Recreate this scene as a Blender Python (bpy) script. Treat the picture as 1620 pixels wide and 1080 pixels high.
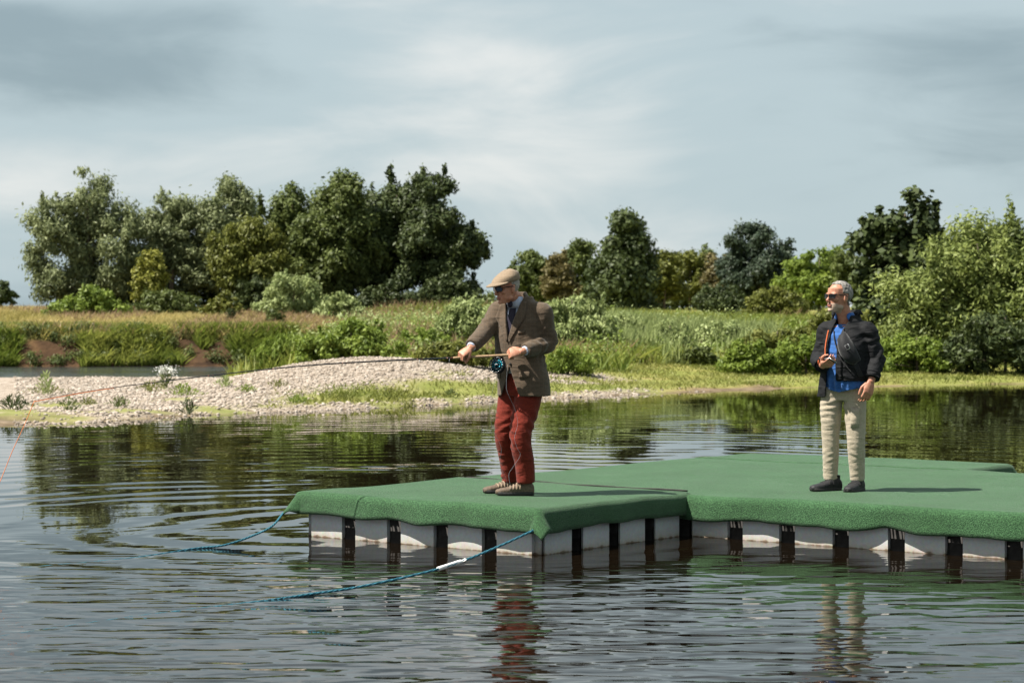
import bpy, bmesh, math, random
import numpy as np
from mathutils import Vector, Matrix
from mathutils.bvhtree import BVHTree

R = math.radians
rng = np.random.default_rng(7)
random.seed(7)
S = bpy.context.scene
for o in list(bpy.data.objects):
    bpy.data.objects.remove(o)
COL = S.collection

# ------------------------------------------------------------------ camera
CAM_H, FPX, HOR = 1.81, 3500.0, 500.0          # camera height, focal length in photo pixels, horizon row
cam_d = bpy.data.cameras.new('camera')
cam = bpy.data.objects.new('camera', cam_d)
COL.objects.link(cam)
cam_d.sensor_width = 36.0
cam_d.lens = FPX / 1620 * 36
cam_d.clip_end = 6000
cam_d.clip_start = 0.1
cam.location = (0, 0, CAM_H)
cam.rotation_euler = (math.pi / 2 - math.atan((540 - HOR) / FPX), 0, 0)
cam_d.dof.use_dof = True
cam_d.dof.focus_distance = 18.2
cam_d.dof.aperture_fstop = 4.5
S.camera = cam

# ------------------------------------------------------------------ world, sun, exposure
SUN_EL, SUN_AZ = 55.0, 256.0        # azimuth clockwise from +Y (away from the camera): sun high at the left, a little behind the camera
world = bpy.data.worlds.new('World')
S.world = world
world.use_nodes = True
wn, wl = world.node_tree.nodes, world.node_tree.links
wn.clear()
w_out = wn.new('ShaderNodeOutputWorld')
w_bg = wn.new('ShaderNodeBackground')
sky = wn.new('ShaderNodeTexSky')
sky.sky_type = 'NISHITA'
sky.sun_disc = False
sky.sun_elevation = R(SUN_EL)
sky.sun_rotation = R(SUN_AZ)
sky.air_density = 1.0
sky.dust_density = 2.0
tc = wn.new('ShaderNodeTexCoord')


def wnoise(scale, loc, det, rough, dist=0.0):
    mp = wn.new('ShaderNodeMapping')
    mp.inputs['Scale'].default_value = scale
    mp.inputs['Location'].default_value = loc
    mp.inputs['Rotation'].default_value = (0, R(14), 0)
    nz = wn.new('ShaderNodeTexNoise')
    nz.inputs['Scale'].default_value = 1.0
    nz.inputs['Detail'].default_value = det
    nz.inputs['Roughness'].default_value = rough
    nz.inputs['Distortion'].default_value = dist
    wl.new(tc.outputs['Generated'], mp.inputs['Vector'])
    wl.new(mp.outputs['Vector'], nz.inputs['Vector'])
    return nz.outputs['Fac']


n1 = wnoise((3.2, 3.2, 12.0), (12.54, 14.64, 17.09), 3, .42, .3)
n2 = wnoise((8.0, 8.0, 28.0), (1.7, 5.2, 0.3), 7, .55, .5)
mx = wn.new('ShaderNodeMix')
mx.inputs['Factor'].default_value = .28
wl.new(n1, mx.inputs['A'])
wl.new(n2, mx.inputs['B'])
rp = wn.new('ShaderNodeValToRGB')
rp.color_ramp.interpolation = 'EASE'
rp.color_ramp.elements[0].position = .36
rp.color_ramp.elements[0].color = (.285, .372, .41, 1)
rp.color_ramp.elements[1].position = .66
rp.color_ramp.elements[1].color = (.76, .78, .765, 1)
e = rp.color_ramp.elements.new(.5)
e.color = (.465, .565, .60, 1)
wl.new(mx.outputs['Result'], rp.inputs['Fac'])
sc = wn.new('ShaderNodeVectorMath')
sc.operation = 'SCALE'
sc.inputs['Scale'].default_value = .10
wl.new(sky.outputs['Color'], sc.inputs[0])
mc = wn.new('ShaderNodeMix')
mc.data_type = 'RGBA'
mc.inputs['Factor'].default_value = .9
wl.new(sc.outputs['Vector'], mc.inputs['A'])
wl.new(rp.outputs['Color'], mc.inputs['B'])
wl.new(mc.outputs['Result'], w_bg.inputs['Color'])
w_bg.inputs['Strength'].default_value = 0.52
wl.new(w_bg.outputs['Background'], w_out.inputs['Surface'])

sun_d = bpy.data.lights.new('sun', 'SUN')
sun_d.energy = 5.0
sun_d.angle = R(.6)
sun_d.color = (1.0, .95, .86)
sun = bpy.data.objects.new('sun', sun_d)
COL.objects.link(sun)
sdir = Vector((math.sin(R(SUN_AZ)) * math.cos(R(SUN_EL)), math.cos(R(SUN_AZ)) * math.cos(R(SUN_EL)), math.sin(R(SUN_EL))))
sun.rotation_euler = sdir.to_track_quat('Z', 'Y').to_euler()
sun.location = sdir * 100

S.render.engine = 'CYCLES'
S.view_settings.view_transform = 'Standard'
S.view_settings.look = 'None'
S.view_settings.exposure = 1.12
S.view_settings.gamma = 1.0
S.view_settings.use_curve_mapping = False
S.cycles.max_bounces = 4
S.cycles.diffuse_bounces = 2
S.cycles.transmission_bounces = 2
S.cycles.transparent_max_bounces = 4

# ------------------------------------------------------------------ helpers


def vnoise(p, seed=0):
    """smooth value noise in numpy; p (N,3) -> (N,) in -1..1"""
    p = np.asarray(p, float)
    i = np.floor(p).astype(np.int64)
    f = p - i
    f = f * f * (3 - 2 * f)

    def hsh(a, b, c):
        n = (a * 73856093) ^ (b * 19349663) ^ (c * 83492791) ^ (seed * 2654435761)
        n = (n ^ (n >> 13)) * 1274126177
        n = n & 0x7fffffff
        return ((n ^ (n >> 16)) & 0xffff) / 32767.5 - 1
    r = 0
    for dx in (0, 1):
        for dy in (0, 1):
            for dz in (0, 1):
                w = (f[:, 0] if dx else 1 - f[:, 0]) * (f[:, 1] if dy else 1 - f[:, 1]) * (f[:, 2] if dz else 1 - f[:, 2])
                r = r + w * hsh(i[:, 0] + dx, i[:, 1] + dy, i[:, 2] + dz)
    return r


def sstep(a, b, x):
    t = np.clip((x - a) / (b - a), 0, 1)
    return t * t * (3 - 2 * t)


def tag(o, label=None, cat=None, group=None, kind=None):
    if label:
        o['label'] = label
    if cat:
        o['category'] = cat
    if group:
        o['group'] = group
    if kind:
        o['kind'] = kind
    return o


def empty(name, loc, rz=0):
    o = bpy.data.objects.new(name, None)
    COL.objects.link(o)
    o.location = loc
    o.rotation_euler = (0, 0, rz)
    o.empty_display_size = .1
    return o


def link(name, me, mat=None, parent=None, loc=None):
    o = bpy.data.objects.new(name, me)
    COL.objects.link(o)
    if mat is not None:
        if len(me.materials) == 0:
            me.materials.append(mat)
    if parent is not None:
        o.parent = parent
    if loc is not None:
        o.location = loc
    return o


def to_mesh(name, v, f, smooth=False):
    me = bpy.data.meshes.new(name)
    if isinstance(f, np.ndarray):
        v = np.asarray(v, np.float32)
        k = f.shape[1]
        me.vertices.add(len(v))
        me.vertices.foreach_set('co', v.ravel())
        me.loops.add(f.size)
        me.loops.foreach_set('vertex_index', f.astype(np.int32).ravel())
        me.polygons.add(len(f))
        me.polygons.foreach_set('loop_start', np.arange(0, f.size, k, dtype=np.int32))
        me.update(calc_edges=True)
    else:
        me.from_pydata([tuple(x) for x in v], [], f)
        me.update()
    if smooth:
        me.polygons.foreach_set('use_smooth', np.ones(len(me.polygons), bool))
    return me


def mobj(name, v, f, mat, parent=None, smooth=False, loc=None):
    return link(name, to_mesh(name, v, f, smooth), mat, parent, loc)


def join(parts):
    V, F, n = [], [], 0
    for v, f in parts:
        V += [tuple(x) for x in v]
        F += [tuple(i + n for i in q) for q in f]
        n += len(v)
    return V, F


def frame(d, up=(0, 0, 1)):
    d = Vector(d).normalized()
    u = Vector(up)
    if abs(d.dot(u.normalized())) > .97:
        u = Vector((0, 1, 0)) if abs(d.y) < .9 else Vector((1, 0, 0))
    a = d.cross(u).normalized()
    return a, a.cross(d).normalized()


def loft(rings, n=16, cap=True):
    """rings: (centre, axis_u, axis_v, ru, rv[, power])"""
    V, F = [], []
    for r in rings:
        c, u, v, ru, rv = r[:5]
        p = r[5] if len(r) > 5 else 2.0
        c, u, v = Vector(c), Vector(u), Vector(v)
        for k in range(n):
            t = 2 * math.pi * k / n
            ct, st = math.cos(t), math.sin(t)
            ct = math.copysign(abs(ct) ** (2 / p), ct)
            st = math.copysign(abs(st) ** (2 / p), st)
            V.append(c + u * (ru * ct) + v * (rv * st))
    for i in range(len(rings) - 1):
        for k in range(n):
            F.append((i * n + k, i * n + (k + 1) % n, (i + 1) * n + (k + 1) % n, (i + 1) * n + k))
    if cap:
        F.append(tuple(range(n - 1, -1, -1)))
        b = (len(rings) - 1) * n
        F.append(tuple(range(b, b + n)))
    return V, F


def tube(pts, rad, n=8, cap=True):
    pts = [Vector(p) for p in pts]
    if not hasattr(rad, '__len__'):
        rad = [rad] * len(pts)
    rings = []
    pu = None
    for i, p in enumerate(pts):
        d = (pts[min(i + 1, len(pts) - 1)] - pts[max(i - 1, 0)])
        if d.length < 1e-9:
            d = Vector((0, 0, 1))
        d.normalize()
        if pu is None:
            u, v = frame(d)
        else:
            u = (pu - d * pu.dot(d))
            u.normalize()
            v = d.cross(u)
        pu = u
        rings.append((p, u, v, rad[i], rad[i]))
    return loft(rings, n, cap)


def ball(c, r, n=10, m=7, M=None):
    """ellipsoid; r = (rx,ry,rz)"""
    V, F = [], []
    c = Vector(c)
    for i in range(m + 1):
        ph = -math.pi / 2 + math.pi * i / m
        for k in range(n):
            t = 2 * math.pi * k / n
            q = Vector((r[0] * math.cos(ph) * math.cos(t), r[1] * math.cos(ph) * math.sin(t), r[2] * math.sin(ph)))
            if M is not None:
                q = M @ q
            V.append(c + q)
    for i in range(m):
        for k in range(n):
            F.append((i * n + k, i * n + (k + 1) % n, (i + 1) * n + (k + 1) % n, (i + 1) * n + k))
    return V, F


def box(c, s, M=None):
    c = Vector(c)
    V = []
    for x in (-1, 1):
        for y in (-1, 1):
            for z in (-1, 1):
                q = Vector((x * s[0] / 2, y * s[1] / 2, z * s[2] / 2))
                if M is not None:
                    q = M @ q
                V.append(c + q)
    F = [(0, 1, 3, 2), (4, 6, 7, 5), (0, 4, 5, 1), (2, 3, 7, 6), (0, 2, 6, 4), (1, 5, 7, 3)]
    return V, F


def spline(P, n):
    """Catmull-Rom through P, n samples"""
    P = [Vector(p) for p in P]
    out = []
    m = len(P) - 1
    for i in range(n):
        t = i / (n - 1) * m
        k = min(int(t), m - 1)
        u = t - k
        p0, p1, p2, p3 = P[max(k - 1, 0)], P[k], P[k + 1], P[min(k + 2, m)]
        out.append(.5 * ((2 * p1) + (p2 - p0) * u + (2 * p0 - 5 * p1 + 4 * p2 - p3) * u * u + (3 * p1 - p0 - 3 * p2 + p3) * u ** 3))
    return out


def union(parts, voxel, smooth=4):
    """voxel-remeshed union of closed shapes -> mesh"""
    V, F = join(parts)
    me = bpy.data.meshes.new('tmp')
    me.from_pydata(V, [], F)
    bm = bmesh.new()
    bm.from_mesh(me)
    bmesh.ops.recalc_face_normals(bm, faces=bm.faces)
    bm.to_mesh(me)
    bm.free()
    o = bpy.data.objects.new('tmp', me)
    COL.objects.link(o)
    m = o.modifiers.new('r', 'REMESH')
    m.mode = 'VOXEL'
    m.voxel_size = voxel
    if smooth:
        s = o.modifiers.new('s', 'SMOOTH')
        s.factor = .5
        s.iterations = smooth
    dg = bpy.context.evaluated_depsgraph_get()
    out = bpy.data.meshes.new_from_object(o.evaluated_get(dg))
    bpy.data.objects.remove(o)
    out.materials.clear()
    out.polygons.foreach_set('use_smooth', np.ones(len(out.polygons), bool))
    return out


def coords(me):
    a = np.empty(len(me.vertices) * 3)
    me.vertices.foreach_get('co', a)
    b = np.empty(len(me.vertices) * 3)
    me.vertices.foreach_get('normal', b)
    return a.reshape(-1, 3), b.reshape(-1, 3)


def set_coords(me, a):
    me.vertices.foreach_set('co', np.asarray(a, np.float32).ravel())
    me.update()


def cut(me, pred, smooth=6):
    """delete faces whose centre satisfies pred(array of centres)"""
    n = len(me.polygons)
    c = np.empty(n * 3)
    me.polygons.foreach_get('center', c)
    k = pred(c.reshape(-1, 3))
    bm = bmesh.new()
    bm.from_mesh(me)
    bm.faces.ensure_lookup_table()
    bmesh.ops.delete(bm, geom=[bm.faces[i] for i in np.nonzero(k)[0]], context='FACES')
    bnd = {}
    for e_ in bm.edges:
        if len(e_.link_faces) == 1:
            for a_, b_ in ((e_.verts[0], e_.verts[1]), (e_.verts[1], e_.verts[0])):
                bnd.setdefault(a_, []).append(b_)
    for _ in range(smooth):
        new = {v_: v_.co * .4 + sum((q_.co for q_ in nb), Vector()) / len(nb) * .6 for v_, nb in bnd.items()}
        for v_, c_ in new.items():
            v_.co = c_
    bm.to_mesh(me)
    bm.free()


def bvh_of(me):
    return BVHTree.FromPolygons([v.co.copy() for v in me.vertices], [tuple(p.vertices) for p in me.polygons])


# ------------------------------------------------------------------ materials
M = {}


def nmat(name):
    m = bpy.data.materials.new(name)
    m.use_nodes = True
    nt = m.node_tree
    return m, nt.nodes, nt.links, nt.nodes['Principled BSDF']


def pmat(name, c1, c2=None, rough=.7, scale=20.0, stretch=(1, 1, 1), bump=0.0, bscale=None, metal=0.0, spec=.3, sheen=0.0, detail=4, lo=.35, hi=.65, bdist=.01):
    m, n, l, b = nmat(name)
    b.inputs['Roughness'].default_value = rough
    b.inputs['Metallic'].default_value = metal
    b.inputs['Specular IOR Level'].default_value = spec
    if sheen:
        b.inputs['Sheen Weight'].default_value = sheen
    t = n.new('ShaderNodeTexCoord')
    mp = n.new('ShaderNodeMapping')
    mp.inputs['Scale'].default_value = stretch
    l.new(t.outputs['Object'], mp.inputs['Vector'])
    if c2 is None:
        c2 = tuple(x * .75 for x in c1)
    nz = n.new('ShaderNodeTexNoise')
    nz.inputs['Scale'].default_value = scale
    nz.inputs['Detail'].default_value = detail
    l.new(mp.outputs['Vector'], nz.inputs['Vector'])
    r = n.new('ShaderNodeValToRGB')
    r.color_ramp.elements[0].position = lo
    r.color_ramp.elements[1].position = hi
    r.color_ramp.elements[0].color = (*c2, 1)
    r.color_ramp.elements[1].color = (*c1, 1)
    l.new(nz.outputs['Fac'], r.inputs['Fac'])
    l.new(r.outputs['Color'], b.inputs['Base Color'])
    if bump:
        nb = n.new('ShaderNodeTexNoise')
        nb.inputs['Scale'].default_value = bscale or scale
        nb.inputs['Detail'].default_value = 3
        l.new(mp.outputs['Vector'], nb.inputs['Vector'])
        bp = n.new('ShaderNodeBump')
        bp.inputs['Strength'].default_value = bump
        bp.inputs['Distance'].default_value = bdist
        l.new(nb.outputs['Fac'], bp.inputs['Height'])
        l.new(bp.outputs['Normal'], b.inputs['Normal'])
    M[name] = m
    return m


def leafmat(name, c_lo, c_hi, trans=.3, rough=.55, spec=.25):
    """foliage: colour by the 'tint' attribute of each leaf"""
    m, n, l, b = nmat(name)
    a = n.new('ShaderNodeAttribute')
    a.attribute_name = 'tint'
    r = n.new('ShaderNodeMix')
    r.data_type = 'RGBA'
    r.inputs['A'].default_value = (*c_lo, 1)
    r.inputs['B'].default_value = (*c_hi, 1)
    l.new(a.outputs['Fac'], r.inputs['Factor'])
    l.new(r.outputs['Result'], b.inputs['Base Color'])
    b.inputs['Roughness'].default_value = rough
    b.inputs['Specular IOR Level'].default_value = spec
    tr = n.new('ShaderNodeBsdfTranslucent')
    l.new(r.outputs['Result'], tr.inputs['Color'])
    ms = n.new('ShaderNodeMixShader')
    ms.inputs['Fac'].default_value = trans
    l.new(b.outputs['BSDF'], ms.inputs[1])
    l.new(tr.outputs['BSDF'], ms.inputs[2])
    l.new(ms.outputs['Shader'], n['Material Output'].inputs['Surface'])
    M[name] = m
    return m


leafmat('leaf_silver', (.105, .128, .05), (.265, .295, .14), .3)
leafmat('leaf_willow', (.10, .135, .03), (.26, .30, .085), .3)
leafmat('leaf_green', (.058, .080, .020), (.145, .175, .048), .3)
leafmat('leaf_dark', (.030, .046, .014), (.080, .102, .032), .22)
leafmat('leaf_blue', (.024, .040, .024), (.060, .082, .048), .22)
leafmat('leaf_olive', (.085, .098, .016), (.19, .20, .042), .3)
leafmat('leaf_bright', (.10, .15, .02), (.235, .30, .052), .35)
leafmat('leaf_yellow', (.15, .16, .02), (.30, .29, .06))
leafmat('leaf_brown', (.10, .085, .03), (.18, .15, .06))
leafmat('leaf_pale', (.17, .215, .07), (.36, .41, .17))
leafmat('blade_meadow', (.25, .225, .05), (.50, .41, .17), .4)
leafmat('blade_green', (.11, .16, .022), (.31, .325, .075), .4)
leafmat('blade_lawn', (.13, .155, .028), (.29, .28, .085), .4)
leafmat('blade_pink', (.22, .15, .08), (.40, .28, .17), .35)
leafmat('flower_white', (.6, .6, .55), (.8, .8, .76), .3)
pmat('bark', (.14, .11, .08), (.05, .04, .03), .9, 12, (1, 1, .2), .4)
pmat('birch_bark', (.35, .32, .28), (.10, .09, .08), .9, 8, (1, 1, .5), .3)

# ------------------------------------------------------------------ terrain
SX = np.array([-400, -60, -40, -25, -12, -8.5, -7.1, -5.9, -3.7, -1.4, .8, 2.8, 6.1, 9.5, 12.9, 16, 20, 27, 35, 60, 400.])
SY = np.array([-40, -10, 5, 22, 33.5, 36.8, 37.7, 40.0, 42.2, 45.0, 48.5, 51.1, 55.0, 56.8, 58.6, 59.0, 57, 45, 20, -10, -40.])


def shore(x):
    return np.interp(x, SX, SY)


def hgt(x, y):
    """ground height above the water"""
    x = np.asarray(x, float)
    y = np.asarray(y, float)
    p = np.stack([x, y, np.zeros_like(x)], -1).reshape(-1, 3)

    def N(s, seed):
        return vnoise(p * s, seed).reshape(x.shape)
    wob = .45 * N(.5, 1) + .2 * N(1.6, 2) * 1.2
    d = y - shore(x) + wob
    left = 1 - sstep(-2.0, 4.0, x)
    # beach / lawn
    hb = np.where(d < 0, np.maximum(.14 * d, -.9), .0)
    bar = .32 - .27 * (1 - sstep(-8.0, -4.5, x))
    g = .10 * sstep(0, 1.2, d) + (bar * left + .30 * (1 - left)) * sstep(1.0, 9, d)
    g += left * .37 * np.exp(-((x + 3.3) / 3.0) ** 2 - ((y - 53.5) / 4.0) ** 2)
    g += .03 * N(.8, 3) * sstep(.5, 3, d)
    # rise of the land behind
    rise_r = .95 * sstep(12, 34, d) + .55 * sstep(30, 60, d)
    rise_l = .75 * sstep(60, 80, y) + .75 * sstep(80, 97, y)
    g = g + np.where(d > 0, left * rise_l + (1 - left) * rise_r, 0)
    g = g + np.clip((y - 100) / 200, 0, 1) * 1.1
    h = np.where(d < 0, hb, g)
    # river behind the gravel bar
    riv = 1 - sstep(-8.5, -6.0, x + .4 * N(.3, 4))
    wb = 1.0 * N(.22, 5) + .45 * N(.9, 6)
    near = 61.5 + .3 * N(.5, 8)
    far = 79.0 + wb
    prof = np.where(y < near, h, 0)
    drop = sstep(near - 1.5, near + 1.0, y)
    prof = h * (1 - drop) + (-.6) * drop
    b1 = sstep(far - .6, far + .6, y) * .62
    b2 = sstep(far + .5, far + 1.9 + .5 * N(.3, 9), y)
    topz = 1.2 + (y - 82) / 14 * .62
    topz = np.where(y > 97, 1.86 + np.clip((y - 97) / 200, 0, 1) * 1.3, topz)
    low = -.6 + b1 + .25 * sstep(far, far + 2, y)
    hr = np.where(y < far - 1, prof, low * (1 - b2) + topz * b2)
    h = h * (1 - riv) + hr * riv
    # dry land behind the photographer
    h = np.maximum(h, -.9 + sstep(-3, -12, y) * 1.5)
    return h


def axis(parts):
    return np.concatenate([np.arange(a, b, s) for a, b, s in parts] + [[parts[-1][1]]])


xs = axis([(-1500, -300, 150), (-300, -60, 20), (-60, -26, 2), (-26, 26, .35), (26, 60, 2), (60, 300, 20), (300, 1500, 150)])
ys = axis([(-60, 30, 3), (30, 100, .33), (100, 140, 2), (140, 400, 20), (400, 3000, 200)])
GX, GY = np.meshgrid(xs, ys)
GZ = hgt(GX, GY)
nx, ny = len(xs), len(ys)
idx = np.arange(nx * ny).reshape(ny, nx)
F4 = np.stack([idx[:-1, :-1], idx[:-1, 1:], idx[1:, 1:], idx[1:, :-1]], -1).reshape(-1, 4)
me = to_mesh('ground', np.stack([GX, GY, GZ], -1).reshape(-1, 3), F4, True)


def zones(x, y):
    """weights: gravel, lawn grass, mud, soil; the rest is meadow turf"""
    p = np.stack([x, y, np.zeros_like(x)], -1).reshape(-1, 3)
    n1 = vnoise(p * .55, 21).reshape(x.shape)
    n2 = vnoise(p * 1.7, 22).reshape(x.shape)
    d = y - shore(x)
    gl = (1 - sstep(1.8, 3.6, x + .8 * n1 + .12 * (52 - y))) * sstep(0, .4, d + .5) * (1 - sstep(62, 64, y))
    back = sstep(-7.5, -5.5, x) * sstep(56.0, 57.5, y + .8 * n1)      # vegetation behind the mound
    gl = gl * (1 - back)
    grassy = sstep(-6.2, -3.5, x + n1) * sstep(.5, 1.3, d + .4 * n2) * (1 - sstep(3.6, 5.2, d + 1.1 * n1))
    grassy = np.maximum(grassy, sstep(.15, .5, n1 * .6 + n2 * .5) * .9 * (1 - sstep(5, 7, d)))
    gravel = gl * (1 - grassy)
    mud = (1 - sstep(.1, .6, d + .5 * n2)) * sstep(-1, -.2, d)
    mud = np.maximum(mud, (1 - sstep(-8.5, -6.5, x + n1)) * (1 - sstep(.8, 2.4, d + .5 * n2)) * sstep(-1, -.2, d))
    return gravel, grassy, mud


gv, gr, md = zones(GX, GY)
pg = np.stack([GX, GY, GZ * 2], -1).reshape(-1, 3)
soil = (1 - sstep(-7.5, -5.5, GX)) * sstep(76.0, 77.5, GY) * (1 - sstep(.95, 1.2, GZ + .15 * vnoise(pg * .9, 61).reshape(GX.shape))) * (GY < 86)
ca = me.color_attributes.new('zone', 'FLOAT_COLOR', 'POINT')
ca.data.foreach_set('color', np.stack([gv, gr, md, soil], -1).astype(np.float32).ravel())

m, n, l, b = nmat('ground')
at = n.new('ShaderNodeAttribute')
at.attribute_name = 'zone'
sp = n.new('ShaderNodeSeparateColor')
l.new(at.outputs['Color'], sp.inputs['Color'])
tcn = n.new('ShaderNodeTexCoord')


def gnoise(scale, det=5):
    q = n.new('ShaderNodeTexNoise')
    q.inputs['Scale'].default_value = scale
    q.inputs['Detail'].default_value = det
    l.new(tcn.outputs['Object'], q.inputs['Vector'])
    return q.outputs['Fac']


def gramp(fac, cols):
    r = n.new('ShaderNodeValToRGB')
    while len(r.color_ramp.elements) < len(cols):
        r.color_ramp.elements.new(.5)
    for el, (p_, c_) in zip(r.color_ramp.elements, cols):
        el.position = p_
        el.color = (*c_, 1)
    l.new(fac, r.inputs['Fac'])
    return r.outputs['Color']


def gmix(fac, a_, b_):
    q = n.new('ShaderNodeMix')
    q.data_type = 'RGBA'
    l.new(fac, q.inputs['Factor'])
    l.new(a_, q.inputs['A'])
    l.new(b_, q.inputs['B'])
    return q.outputs['Result']


turf = gramp(gnoise(.5), [(.3, (.10, .13, .025)), (.5, (.19, .19, .045)), (.7, (.26, .20, .09))])
lawn = gramp(gnoise(1.2), [(.3, (.11, .13, .025)), (.55, (.18, .19, .05)), (.75, (.26, .23, .10))])
vor = n.new('ShaderNodeTexVoronoi')
vor.inputs['Scale'].default_value = 9
l.new(tcn.outputs['Object'], vor.inputs['Vector'])
vs = n.new('ShaderNodeSeparateColor')
l.new(vor.outputs['Color'], vs.inputs['Color'])
grav = gramp(vs.outputs['Red'], [(0, (.18, .14, .105)), (.5, (.28, .23, .185)), (1, (.38, .325, .275))])
mudc = gramp(gnoise(3), [(.35, (.08, .055, .032)), (.65, (.19, .14, .09))])
soilc = gramp(gnoise(1.6, 8), [(.3, (.025, .014, .008)), (.55, (.065, .036, .018)), (.75, (.13, .075, .035))])
c = gmix(sp.outputs['Green'], turf, lawn)
c = gmix(sp.outputs['Red'], c, grav)
c = gmix(sp.outputs['Blue'], c, mudc)
c = gmix(at.outputs['Alpha'], c, soilc)
l.new(c, b.inputs['Base Color'])
b.inputs['Roughness'].default_value = .95
b.inputs['Specular IOR Level'].default_value = .15
bp = n.new('ShaderNodeBump')
bp.inputs['Strength'].default_value = .7
bp.inputs['Distance'].default_value = .06
l.new(gnoise(7, 8), bp.inputs['Height'])
l.new(bp.outputs['Normal'], b.inputs['Normal'])
M['ground'] = m
tag(link('ground', me, m), kind='structure')

# ------------------------------------------------------------------ dock frame
TH = R(38.5)
CUBE = .49
DK = Vector((-1.712, 18.24, 0))
D1 = Vector((math.cos(TH), -math.sin(TH), 0))
D2 = Vector((math.sin(TH), math.cos(TH), 0))
DECK = .335


def deckpt(a, b, z=0):
    return DK + D1 * a + D2 * b + Vector((0, 0, z))


# ------------------------------------------------------------------ water


def water_mat(name, base, ring, ripple, rough):
    m, n, l, b = nmat(name)
    b.inputs['Base Color'].default_value = (*base, 1)
    b.inputs['Roughness'].default_value = rough
    b.inputs['IOR'].default_value = 1.333
    b.inputs['Specular IOR Level'].default_value = .5
    t = n.new('ShaderNodeTexCoord')

    def math_(op, a_, b_=None, c_=None):
        q = n.new('ShaderNodeMath')
        q.operation = op
        for i_, v_ in enumerate((a_, b_, c_)):
            if v_ is None:
                continue
            if isinstance(v_, (int, float)):
                q.inputs[i_].default_value = v_
            else:
                l.new(v_, q.inputs[i_])
        return q.outputs[0]

    def nz(scale, st=(1, 1, 1), det=2, rough_=.5, rot=0, dist=0):
        mp = n.new('ShaderNodeMapping')
        mp.inputs['Scale'].default_value = st
        mp.inputs['Rotation'].default_value = (0, 0, rot)
        l.new(t.outputs['Object'], mp.inputs['Vector'])
        q = n.new('ShaderNodeTexNoise')
        q.inputs['Scale'].default_value = scale
        q.inputs['Detail'].default_value = det
        q.inputs['Roughness'].default_value = rough_
        q.inputs['Distortion'].default_value = dist
        l.new(mp.outputs['Vector'], q.inputs['Vector'])
        return q.outputs['Fac']

    h = None
    if ripple:
        # wind ripples, long crests across the view
        r1 = nz(3.3, (.62, 1.4, 1), 1, .4, R(7), .5)
        r2 = nz(6.0, (.7, 1.3, 1), 1, .5, R(-14), .4)
        calm = nz(.16, (1, .8, 1), 2, .5)
        cm = n.new('ShaderNodeMapRange')
        cm.inputs['From Min'].default_value = .42
        cm.inputs['From Max'].default_value = .62
        cm.inputs['To Min'].default_value = .25
        l.new(calm, cm.inputs['Value'])
        sx = n.new('ShaderNodeSeparateXYZ')
        l.new(t.outputs['Object'], sx.inputs['Vector'])
        nearm = n.new('ShaderNodeMapRange')       # open water is ruffled, the lee of the far shore calm
        nearm.inputs['From Min'].default_value = 14
        nearm.inputs['From Max'].default_value = 18.5
        nearm.inputs['To Min'].default_value = 1.0
        nearm.inputs['To Max'].default_value = .022
        l.new(sx.outputs['Y'], nearm.inputs['Value'])
        amp = math_('MULTIPLY', cm.outputs[0], nearm.outputs[0])
        amp = math_('MULTIPLY', amp, ripple)
        hh = math_('MULTIPLY_ADD', r2, .22, r1)
        h = math_('MULTIPLY', hh, amp)
    for (cx, cy, wl_, am, fall, st) in ring:
        v = n.new('ShaderNodeVectorMath')
        v.operation = 'DISTANCE'
        mp = n.new('ShaderNodeVectorMath')
        mp.operation = 'MULTIPLY'
        mp.inputs[1].default_value = (1, 1, 0)
        l.new(t.outputs['Object'], mp.inputs[0])
        l.new(mp.outputs[0], v.inputs[0])
        v.inputs[1].default_value = (cx, cy, 0)
        dd = v.outputs['Value']
        wob = nz(.5, (1, 1, 1), 2)
        ph = math_('MULTIPLY_ADD', wob, 1.2, dd)
        sn = math_('SINE', math_('MULTIPLY', ph, 2 * math.pi / wl_))
        env = math_('DIVIDE', am, math_('MULTIPLY_ADD', math_('ABSOLUTE', math_('SUBTRACT', dd, st)), 1 / fall, 1.0))
        br = n.new('ShaderNodeMapRange')
        br.inputs['From Min'].default_value = .35
        br.inputs['From Max'].default_value = .6
        l.new(nz(.35, (1, 1, 1), 2), br.inputs['Value'])
        w_ = math_('MULTIPLY', math_('MULTIPLY', sn, env), br.outputs[0])
        h = w_ if h is None else math_('ADD', h, w_)
    bp = n.new('ShaderNodeBump')
    bp.inputs['Strength'].default_value = 1.0
    bp.inputs['Distance'].default_value = 1.0
    l.new(h, bp.inputs['Height'])
    l.new(bp.outputs['Normal'], b.inputs['Normal'])
    M[name] = m
    return m


pond = water_mat('pond_water', (.0065, .0042, .0022),
                 [(-1.4, 19.0, .70, .0040, 6.0, 1.0), (3.0, 26.0, .55, .0010, 5.0, 1.0), (-0.6, 16.9, .30, .0007, 2.0, .5)], .036, .010)
riv = water_mat('river_water', (.03, .035, .035), [], .03, .12)
# river is ruffled everywhere
for nd in riv.node_tree.nodes:
    if nd.type == 'MAP_RANGE' and abs(nd.inputs['To Max'].default_value - .022) < 1e-4:
        nd.inputs['To Max'].default_value = 3.0
tag(mobj('pond', [(-70, -20, 0), (70, -20, 0), (70, 59.6, 0), (-70, 59.6, 0)], [(0, 1, 2, 3)], pond), kind='structure')
tag(mobj('river', [(-300, 59.6, 0), (-5.5, 59.6, 0), (-5.5, 95, 0), (-300, 95, 0)], [(0, 1, 2, 3)], riv), kind='structure')

# ------------------------------------------------------------------ vegetation


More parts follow.
